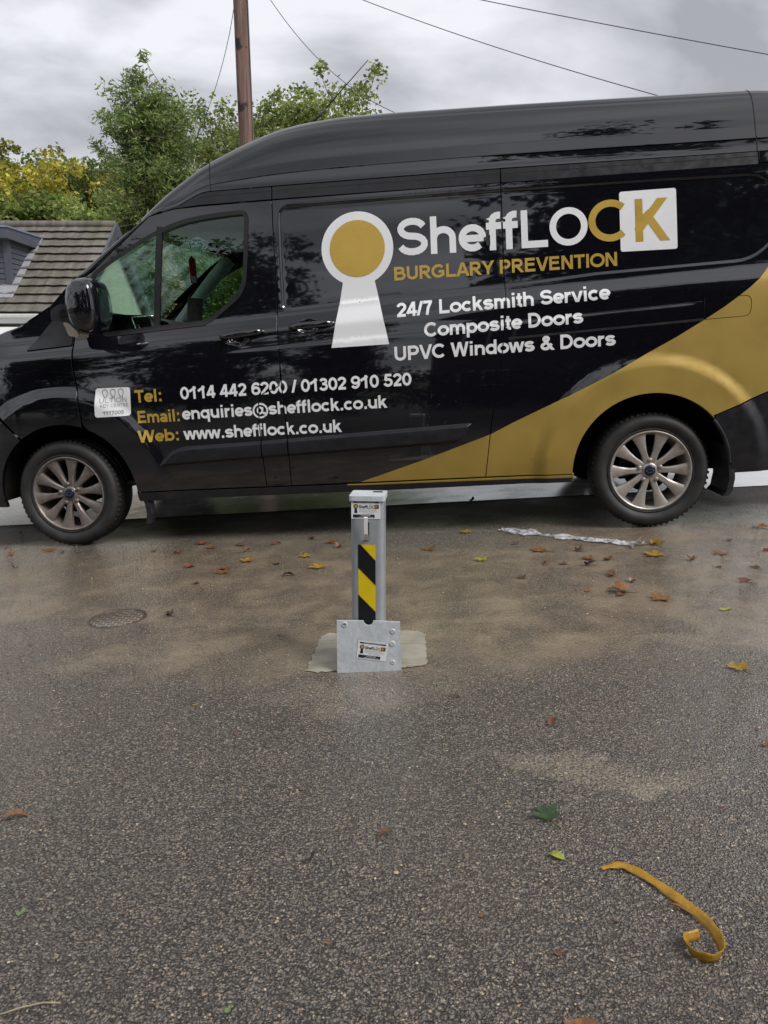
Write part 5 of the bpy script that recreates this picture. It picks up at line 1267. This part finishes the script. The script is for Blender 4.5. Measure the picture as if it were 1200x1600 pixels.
# loose grit washed out of the tarmac: far too many bits to count
gr = np.random.default_rng(21); V = []; F = []
ico = [(0, 0, 1), (.89, 0, .45), (.28, .85, .45), (-.72, .53, .45), (-.72, -.53, .45), (.28, -.85, .45), (.6, .3, -.3), (-.4, .6, -.3), (-.3, -.6, -.3)]
icf = [(0, 1, 2), (0, 2, 3), (0, 3, 4), (0, 4, 5), (0, 5, 1), (1, 6, 2), (2, 7, 3), (3, 7, 8), (3, 8, 4), (4, 8, 5), (5, 8, 6), (5, 6, 1), (2, 6, 7)]
for k in range(2600):
    y = .95+3.6*gr.uniform(0, 1)**1.5; x = gr.uniform(-.62, .62)*(y+.35); s_ = gr.uniform(.0014, .0036)*(1.5 if gr.uniform() > .95 else 1); a_ = gr.uniform(0, 6.28); z0 = float(gz(x, y)); o_ = len(V); sx, sy, sz = gr.uniform(.7, 1.3, 3)
    for px, py, pz_ in ico: V.append((x+s_*(px*sx*math.cos(a_)-py*sy*math.sin(a_)), y+s_*(px*sx*math.sin(a_)+py*sy*math.cos(a_)), z0+s_*(.25+pz_*sz*.75)))
    F += [tuple(i+o_ for i in f_) for f_ in icf]
b = NB('grit_stone'); g = b.n('ShaderNodeNewGeometry'); b.set(Base_Color=b.ramp(g.outputs['Random Per Island'], [(0, (.05, .045, .042)), (.4, (.2, .18, .16)), (.7, (.36, .30, .24)), (.9, (.52, .36, .2)), (1, (.7, .62, .5))]), Roughness=.45)
tag(mesh_obj('loose_grit', V, F, b.m, None, False), kind='stuff')
# ------------------------------------------------------------------ trees
def leaf_quads(cent, rad, n, ll, lw, rg_, droop=0.):
    cent = np.repeat(np.asarray(cent), n, 0); rad = np.repeat(np.asarray(rad), n)[:, None]; k = len(cent)
    d = rg_.normal(size=(k, 3)); d = d/np.linalg.norm(d, axis=1)[:, None]; r = rg_.uniform(0, 1, (k, 1))**.5
    p = cent+d*r*rad*np.array([1, 1, .8])
    a = rg_.normal(size=(k, 3)); a[:, 2] = a[:, 2]*.7-droop; a /= np.linalg.norm(a, axis=1)[:, None]
    b_ = np.cross(a, rg_.normal(size=(k, 3))); b_ /= np.linalg.norm(b_, axis=1)[:, None]; s = rg_.uniform(.65, 1.3, (k, 1))
    nn = np.cross(a, b_)*.12*ll
    V = np.stack([p-a*ll*s/2, p+b_*lw*s/2+nn, p+a*ll*s/2, p-b_*lw*s/2+nn], 1).reshape(-1, 3)
    i = np.arange(k)*4; F = np.stack([i, i+1, i+2, i+3], 1)
    return V, F
def quad_mesh(name, V, F, mat):
    me = bpy.data.meshes.new(name); me.vertices.add(len(V)); me.vertices.foreach_set('co', V.astype(np.float32).ravel())
    me.loops.add(len(F)*4); me.loops.foreach_set('vertex_index', F.astype(np.int32).ravel()); me.polygons.add(len(F))
    me.polygons.foreach_set('loop_start', (np.arange(len(F))*4).astype(np.int32)); me.materials.append(mat); me.update(calc_edges=True); me.validate(); return me
def tree_meshes(seed, H, spread, base, nl, per, ll, lw, droop=0., up=.5, shape=lambda t: math.sin(math.pi*min(1, .15+.85*t))**.6, clump=.42, multi=1):
    rg_ = np.random.default_rng(seed); tubes = []; cs = []; rs = []
    for mstem in range(multi):
        lean = rg_.normal(0, .08 if multi == 1 else .28, 2)
        tp = [np.array([lean[0]*H*.5*t+.12*math.sin(3*t+seed), lean[1]*H*.5*t, H*.97*t]) for t in np.linspace(0, 1, 10)]
        tubes.append(tube(tp, [max(.012, .028*H*(1-t)**1.1/(multi**.5)) for t in np.linspace(0, 1, 10)], 8))
        for k in range(nl//multi):
            t = base+(1-base)*((k+rg_.uniform(0, 1))/(nl//multi)); i = min(8, int(t*9)); o = tp[i]+(tp[i+1]-tp[i])*(t*9-i)
            az = k*2.39996+rg_.uniform(-.5, .5); tt = (t-base)/(1-base); L_ = spread*shape(1-tt)*rg_.uniform(.65, 1.15)
            el = up+.5*tt+rg_.uniform(-.2, .2); d = np.array([math.cos(az)*math.cos(el), math.sin(az)*math.cos(el), math.sin(el)])
            pts = [o+d*L_*q+np.array([0, 0, -droop*.35*L_*q*q])+rg_.normal(0, .03*L_, 3)*q for q in np.linspace(0, 1, 6)]
            tubes.append(tube(pts, [max(.006, .010*H*(1-t*.7)*(1-q*.85)*.6) for q in np.linspace(0, 1, 6)], 5, False))
            for q in (.45, .65, .82, 1.0):
                c = pts[int(round(q*5))]; cs.append(c+rg_.normal(0, .08*L_, 3)); rs.append(clump*rg_.uniform(.7, 1.25))
                for _ in range(2):
                    tw = c+rg_.normal(0, .26*L_, 3)*np.array([1, 1, .8]); cs.append(tw); rs.append(clump*rg_.uniform(.5, 1.0))
                    tubes.append(tube([c, (c+tw)/2+rg_.normal(0, .04, 3), tw], [.014, .01, .005], 4, False))
    v, f = join(tubes); tm = bpy.data.meshes.new('trunk'); tm.from_pydata([tuple(map(float, q)) for q in v], [], f); tm.materials.append(M['bark'])
    for p in tm.polygons: p.use_smooth = True
    V, F = leaf_quads(cs, rs, per, ll, lw, rg_, droop)
    return tm, quad_mesh('crown', V, F, M['foliage'])
KIND = {'willow': tree_meshes(11, 10.4, 2.5, .2, 72, 52, .19, .05, .3, .85, clump=.46, multi=3),
        'broad': tree_meshes(23, 10.0, 3.6, .25, 56, 60, .14, .095, 0, .5, clump=.58),
        'wood': tree_meshes(37, 9.0, 3.6, .12, 44, 44, .24, .17, 0, .4, clump=.75),
        'wood2': tree_meshes(41, 9.5, 3.2, .15, 40, 46, .24, .17, 0, .55, clump=.8),
        'conifer': tree_meshes(53, 13, 2.6, .05, 90, 34, .22, .08, .3, -.05, shape=lambda t: .12+.88*t, clump=.5)}
def tree(kind, name, label, loc, sc, col, rz=0., group=None, sz=1.):
    e_ = empty(name, loc, label, 'tree', group, rz); e_.scale = (sc, sc, sc*sz)
    tm, cm = KIND[kind]
    t = bpy.data.objects.new('trunk', tm); C.objects.link(t); t.parent = e_
    c = bpy.data.objects.new('crown', cm); C.objects.link(c); c.parent = e_; c.color = col+(1,)
    return e_
def tr(kind, name, label, x, y, top, col, rz=0., group=None, wide=1., hh=None):
    """tree whose crown tops out at world height top"""
    z = float(gz(x, y))-.1; H = top-z; base = {'willow': 10.4, 'broad': 10.4, 'wood': 9.6, 'wood2': 10, 'conifer': 13}[kind]
    e_ = tree(kind, name, label, (x, y, z), H/base*wide, col, rz, group, 1/wide); return e_
BT = 'trees behind the house'
tr('willow', 'willow_tree', 'tall narrow leaved green tree rising left of the wooden pole behind the tiled roof', -6.0, 22.5, 7.35, (.17, .225, .075), .4, BT, 1.0)
tr('broad', 'broadleaf_tree', 'broad open crowned tree with round leaves right of the wooden pole above the van roof', -2.3, 25.5, 8.0, (.19, .235, .07), 1.2, BT, 1.12)
tr('broad', 'broadleaf_tree', 'leafy tree behind the wooden pole between the narrow leaved tree and the broad crowned one', -4.4, 27.5, 7.6, (.16, .20, .06), 2.9, BT, .9)
HT_ = 'trees of the hillside wood'
for args in [('wood', 'autumn_tree', 'bright orange yellow tree at the left edge just above the dormer', -17.3, 37, 9.0, (.34, .31, .05), 0., 1.0),
             ('wood2', 'woodland_tree', 'dark green tree with yellow tips highest on the left edge of the wood', -21.5, 45, 11.6, (.20, .21, .04), 1., 1.1),
             ('wood', 'woodland_tree', 'dark green rounded tree in the dip left of the yellow topped tree', -19.6, 48, 11.2, (.13, .17, .04), 2., .9),
             ('wood2', 'autumn_tree', 'yellow topped green tree in the middle of the wood skyline', -17.6, 46, 10.9, (.33, .32, .055), 3., .9),
             ('wood', 'woodland_tree', 'rounded dark green tree right of the yellow topped tree on the skyline', -15.8, 44, 10.6, (.12, .165, .045), 4., .95),
             ('wood2', 'autumn_tree', 'orange tinged low tree at the right end of the wood skyline', -13.4, 42, 9.3, (.30, .26, .05), 5., .9),
             ('wood', 'woodland_tree', 'pale green bushy tree above the right half of the tiled roof', -12.6, 34, 6.3, (.20, .25, .065), 1.5, 1.2),
             ('wood2', 'woodland_tree', 'mid green bushy tree above the middle of the tiled roof', -15.5, 36, 7.4, (.16, .21, .055), 2.5, 1.2),
             ('wood', 'autumn_tree', 'yellow green bush low above the ridge between the dormer and the van', -13.6, 31, 4.9, (.36, .33, .055), .7, 1.3),
             ('wood2', 'woodland_tree', 'light green tree touching the windscreen pillar of the van', -9.6, 33, 6.4, (.20, .25, .07), .2, 1.2),
             ('wood', 'woodland_tree', 'deep green tree filling the gap behind the narrow leaved tree', -8.0, 37, 7.0, (.14, .19, .055), 3.3, 1.2)]:
    k, nm, lb, x, y, top, col, rz, wd = args; tr(k, nm, lb, x, y, top, col, rz, HT_, wd)
# trees and a house on the camera's side of the drive: they are what the paint and glass mirror
MT = 'trees on the near side of the drive'
for k, nm, lb, x, y, top, col, rz, wd in [('wood', 'garden_tree', 'dark leafy tree mirrored in the van door window', -7.2, -9.5, 7.4, (.03, .045, .015), .5, .85),
             ('conifer', 'conifer_tree', 'tall dark conifer mirrored in the right end of the van side', 3.9, -7.5, 11.5, (.022, .035, .018), 0., .9),
             ('conifer', 'conifer_tree', 'second dark conifer mirrored beside the tallest one', 6.6, -8.5, 13.0, (.022, .035, .018), 2., .9),
             ('wood2', 'garden_tree', 'low bushy tree mirrored under the keyhole emblem', -3.9, -11, 5.0, (.03, .045, .015), 1.5, 1.),
             ('conifer', 'conifer_tree', 'conifer mirrored at the rear edge of the van', 9.6, -9, 12.5, (.022, .035, .018), 4., 1.),
             ('wood2', 'garden_tree', 'big tree overhanging the drive, mirrored in the rear end of the high roof', 3.3, -5.6, 11.0, (.03, .045, .015), 1.1, 1.),
             ('wood', 'garden_tree', 'broad tree mirrored in the bonnet of the van', -12.5, -10, 6.0, (.03, .045, .015), 4.1, 1.)]:
    tr(k, nm, lb, x, y, top, col, rz, MT, wd)
bm = bmesh.new(); z0 = float(gz(-1, -12))
hs_ = empty('garden_house', (0.6, -13, z0), 'dark brick house across the drive, mirrored in the van side', 'house')
box(bm, -2.2, 3.2, -3.5, 2, -.3, 4.6); bm_obj('wall', bm, simple('dark_brick', (.09, .05, .038), .85), hs_)
bm = bmesh.new(); prism(bm, [(-2.5, 4.55), (3.5, 4.55), (.5, 7.2)], -3.8, 2.3); bm_obj('roof', bm, simple('dark_slate', (.03, .03, .034), .6), hs_)
for x in (-1.5, 1.2):
    for z in (.9, 3.1):
        bm = bmesh.new(); box(bm, x, x+1.3, 1.98, 2.05, z, z+1.2); wn_ = bm_obj('window', bm, M['white'], hs_)
        for q_ in (0, 1):
            bm = bmesh.new(); box(bm, x+.08+q_*.6, x+.62+q_*.6, 2.045, 2.058, z+.08, z+1.12); bm_obj('pane', bm, M['hole'], wn_)
hd_rg = np.random.default_rng(8); cs = np.stack([np.linspace(-16, 10, 420), -8.6+hd_rg.normal(0, .3, 420), hd_rg.uniform(.2, 2.0, 420)], 1); cs[:, 2] += gz(cs[:, 0], cs[:, 1])
V, F = leaf_quads(cs, np.full(420, .5), 70, .12, .09, hd_rg); hm = quad_mesh('hedge', V, F, M['foliage']); ho = bpy.data.objects.new('hedge', hm); C.objects.link(ho); ho.color = (.035, .05, .018, 1)
tag(ho, 'clipped dark hedge along the near side of the drive, mirrored low in the van', 'hedge')
# ------------------------------------------------------------------ the tiled house
def tile_m():
    b = NB('weathered_roof_tile'); co = b.co(); s = b.n('ShaderNodeSeparateXYZ'); b.l(co, s.inputs[0])
    nz = b.noise(1.1, 6, co, .65); mpn = b.n('ShaderNodeMapping'); mpn.inputs['Scale'].default_value = (7, 1.4, 1.4); b.l(co, mpn.inputs[0]); stk = b.noise(1, 5, mpn.outputs[0], .6)
    c = b.mix(b.mapr(stk.outputs[0], .32, .68), (.105, .09, .078), (.19, .17, .15)); c = b.mix(b.mapr(nz.outputs[0], .45, .7, 0, .6), c, (.105, .10, .055))
    fr = b.mth('FRACT', b.mth('MULTIPLY', s.outputs[0], 1/.30)); ln = b.mth('LESS_THAN', fr, .035)
    c = b.mix(b.mth('MULTIPLY', ln, .5), c, (.05, .04, .035))
    b.set(Base_Color=c, Roughness=.8); b.bump(b.noise(30, 4, co).outputs[0], .25, .01); return b.m
M['tile'] = tile_m(); M['slate'] = simple('slate_grey_cladding', (.062, .066, .085), .5, var=.12, vscale=2); M['slateedge'] = simple('slate_grey_fascia', (.075, .08, .10), .45, var=.1, vscale=3)
M['lead'] = simple('lead_flashing', (.30, .31, .34), .5); M['pvc'] = simple('white_pvc', (.74, .74, .73), .35, var=.05); M['render'] = simple('cream_render', (.55, .51, .43), .8, var=.08, vscale=3)
M['brick'] = simple('brown_brick', (.23, .13, .09), .85, var=.3, vscale=12)
house = empty('tiled_house', (0, 0, 0), 'house with a weathered brown tiled roof and slate grey dormer left of the van', 'house')
RX0, RX1 = -16., -5.985; RY, RZ, EYY, EZZ = 18., 3.985, 15.50, 1.945
nrm = Vector((0, -(RZ-EZZ), RY-EYY)).normalized(); nrm = Vector((0, (EZZ-RZ), (RY-EYY))).normalized(); slope = Vector((0, RY-EYY, RZ-EZZ)); SL = slope.length; sdir = slope/SL
NC = 11; rgt_ = random.Random(2); V = []; F = []
xs_ = np.arange(RX0, RX1+.001, .15); xs_[-1] = RX1
for c in range(NC+1):
    s0, s1 = c*SL/NC, min(SL, (c+1.12)*SL/NC)
    jit = [rgt_.uniform(-.006, .006) for _ in xs_]
    for yy, lift_, under in ((s0, .050, 0), (s1, .016, 0), (s0, .012, 1)):
        pass
    o_ = len(V)
    for i, x in enumerate(xs_):
        j = jit[i//2]; wav = .006*math.sin(x/.30*2*math.pi)
        base0 = Vector((x, EYY, EZZ))+sdir*(s0+j); base1 = Vector((x, EYY, EZZ))+sdir*s1
        V += [tuple(base0+sdir*.10+nrm*(.022)), tuple(base0+nrm*(.044+wav)), tuple(base0+nrm*(.062+wav)), tuple(base1+nrm*(.008+wav))]
    for i in range(len(xs_)-1):
        a = o_+i*4; F += [(a, a+4, a+5, a+1), (a+1, a+5, a+6, a+2), (a+2, a+6, a+7, a+3)]
roof_o = mesh_obj('roof', V, F, M['tile'], house, False)
v, f = tube([(x, RY+.02, RZ+.03) for x in np.linspace(RX0, RX1, 30)], [(.11, .09)]*30, 10); mesh_obj('ridge_tiles', v, f, M['tile'], roof_o)
bm = bmesh.new(); prism(bm, [(RY+.05, RZ-.02), (RY+2.6, EZZ-.02), (RY+2.6, EZZ-.12), (RY+.05, RZ-.12)], RX0, RX1, 'x'); bm_obj('rear_slope', bm, M['tile'], roof_o)
bm = bmesh.new(); prism(bm, [(EYY-.05, EZZ+.035), (RY, RZ+.07), (RY, RZ-.22), (EYY-.05, EZZ-.22)], RX1, RX1+.06, 'x'); prism(bm, [(RY+.001, RZ+.07), (RY+2.6, EZZ+.02), (RY+2.6, EZZ-.2), (RY+.001, RZ-.22)], RX1, RX1+.06, 'x'); bm_obj('barge_board', bm, M['slateedge'], roof_o)
bm = bmesh.new(); prism(bm, [(EYY+.15, -1.7), (RY+2.4, -1.7), (RY+2.4, EZZ-.1), (RY, RZ-.12), (EYY+.15, EZZ-.1)], RX0, RX1-.12, 'x'); bm_obj('wall', bm, M['render'], house)
bm = bmesh.new(); box(bm, RX0, RX1, EYY-.04, EYY, EZZ-.19, EZZ-.035); bm_obj('fascia', bm, M['pvc'], house)
pr = [(EYY-.05+.0-.062*(1-math.cos(a)), EZZ-.062*math.sin(a)-.02) for a in np.linspace(0, math.pi, 9)]
bm = bmesh.new(); prism(bm, pr+[(p[0]*.999+.008*0, p[1]+.006) for p in pr[::-1]], RX0, RX1, 'x'); bm_obj('gutter', bm, M['pvc'], house)
bm = bmesh.new(); box(bm, RX0, RX1, EYY-.03, EYY+.2, EZZ-.215, EZZ-.195); bm_obj('soffit', bm, M['slate'], house)
for x in (-9.6, -7.6):
    bm = bmesh.new(); box(bm, x, x+1.3, EYY+.11, EYY+.16, .2, 1.4); wn_ = bm_obj('window', bm, M['pvc'], house)
    bm = bmesh.new(); box(bm, x+.08, x+1.22, EYY+.10, EYY+.115, .28, 1.32); bm_obj('pane', bm, M['hole'], wn_)
# lean-to with pale roof in front of the eaves
bm = bmesh.new(); prism(bm, [(EYY-.12, EZZ-.26), (EYY-1.4, EZZ-.62), (EYY-1.4, EZZ-.70), (EYY-.12, EZZ-.34)], RX0, -6.4, 'x'); bm_obj('porch_roof', bm, M['pvc'], house)
bm = bmesh.new(); box(bm, RX0, -6.5, EYY-1.38, EYY-1.3, -1.7, EZZ-.71); bm_obj('porch_wall', bm, M['render'], house)
# dormer
DX = -7.57
def ronroof(y): return EZZ+(y-EYY)*(RZ-EZZ)/(RY-EYY)
yF, zF = 16.19, ronroof(16.19)
dorm = []
cheek = [(yF, zF-.02), (yF, 3.42), (17.42, 3.42)]
bm = bmesh.new(); prism(bm, [(yF, zF-.05), (yF, 3.43), (17.45, 3.43), (17.45, ronroof(17.45)-.06)], RX0+2, DX, 'x'); dm = bm_obj('dormer', bm, M['slate'], house)
for k in range(9):      # lapped boards of the cheek and of the face
    z = zF+.06+k*.105
    if z > 3.36: break
    ye = EYY+(z+.1-EZZ)*(RY-EYY)/(RZ-EZZ)
    bm = bmesh.new(); prism(bm, [(DX, z), (DX+.022, z), (DX+.008, z+.1), (DX, z+.1)], yF-.002, ye); bm_obj('cheek_board', bm, M['slate'], dm)
    bm = bmesh.new(); prism(bm, [(yF, z), (yF-.022, z), (yF-.008, z+.1), (yF, z+.1)], RX0+2, DX-.09, 'x'); bm_obj('face_board', bm, M['slate'], dm)
bm = bmesh.new(); box(bm, DX-.085, DX+.026, yF-.03, yF+.07, zF-.02, 3.42); bm_obj('corner_trim', bm, M['slateedge'], dm)
bm = bmesh.new(); prism(bm, [(yF-.28, 3.64), (yF-.28, 3.42), (17.35, 3.40), (17.75, 3.66)], RX0+2, DX+.13, 'x'); bm_obj('dormer_roof', bm, M['slateedge'], dm)
bm = bmesh.new(); prism(bm, [(yF-.30, 3.66), (yF-.30, 3.62), (17.70, 3.655), (17.72, 3.69)], RX0+2, DX+.15, 'x'); bm_obj('roof_edge', bm, simple('blue_grey_edge', (.17, .21, .28), .4), dm)
bm = bmesh.new(); prism(bm, [(yF-.28, ronroof(yF-.28)+.055), (yF-.28, ronroof(yF-.28)+.065), (17.6, ronroof(17.6)+.065), (17.6, ronroof(17.6)+.055)], DX, DX+.16, 'x'); bm_obj('flashing', bm, M['lead'], dm)
bm = bmesh.new(); prism(bm, [(yF-.36, ronroof(yF-.36)+.057), (yF-.36, ronroof(yF-.36)+.069), (yF+.0, ronroof(yF)+.069), (yF+.0, ronroof(yF)+.057)], RX0+2, DX+.17, 'x'); bm_obj('flashing', bm, M['lead'], dm)
# ------------------------------------------------------------------ pole and lines
pz = float(gz(-2.15, 13)); top = Vector((-2.205, 13, 7.25)); bot = Vector((-2.10, 13, pz-.3))
pole = empty('telegraph_pole', (bot.x, bot.y, pz), 'brown weathered wooden telegraph pole behind the cab of the van', 'pole')
pts = [bot+(top-bot)*t-Vector((bot.x, bot.y, pz)) for t in np.linspace(0, 1, 12)]
v, f = tube(pts, [.125-.018*t for t in np.linspace(0, 1, 12)], 20); mesh_obj('shaft', v, f, M['pole'], pole)
v, f = tube([p+Vector((.117, -.03, 0)) for p in pts], .010, 6); mesh_obj('down_cable', v, f, M['wire'], pole)
bm = bmesh.new(); box(bm, -.09, .09, -.16, -.10, 6.9-pz, 7.15-pz); o = bm_obj('junction_box', bm, M['wire'], pole, bevel=.01); o.location = (top.x-bot.x, 0, 0)
def wire(name, label, a, m_, b_, r=.008):
    a, m_, b_ = map(Vector, (a, m_, b_)); c = m_*2-(a+b_)/2; pts = [a*(1-t)**2+c*2*t*(1-t)+b_*t*t for t in np.linspace(0, 1, 40)]
    d = (pts[-1]-pts[-3]); d = d/math.hypot(d.x, d.y); p_ = pts[-1].copy()
    if a.x < b_.x:
        for k in range(30): p_ = p_+Vector((1, 0, d.z*.72**(k+1)))*(.5 if k < 8 else 2.); pts.append(p_.copy())
    v, f = tube(pts, r, 6); tag(mesh_obj(name, v, f, M['wire']), label, 'cable', 'overhead cables')
tp_ = Vector((-2.205, 13, 7.17))
wire('overhead_cable', 'thin overhead cable dropping left from the pole top into the trees', tp_, (-2.95, 15, 6.06), (-4.6, 18, 4.9), .0055)
wire('overhead_cable', 'overhead cable falling steeply from the pole to behind the van roof, second from the left', tp_, (-.852, 12, 5.18), (.62, 10.6, 3.99), .0055)
wire('overhead_cable', 'overhead cable sagging from the pole to the middle of the van roof', tp_, (.72, 11, 5.27), (3.92, 9, 3.60), .0055)
wire('overhead_cable', 'highest overhead cable running from the pole to the right edge of the sky', tp_, (1.15, 11, 5.62), (4.97, 9, 4.10), .0055)
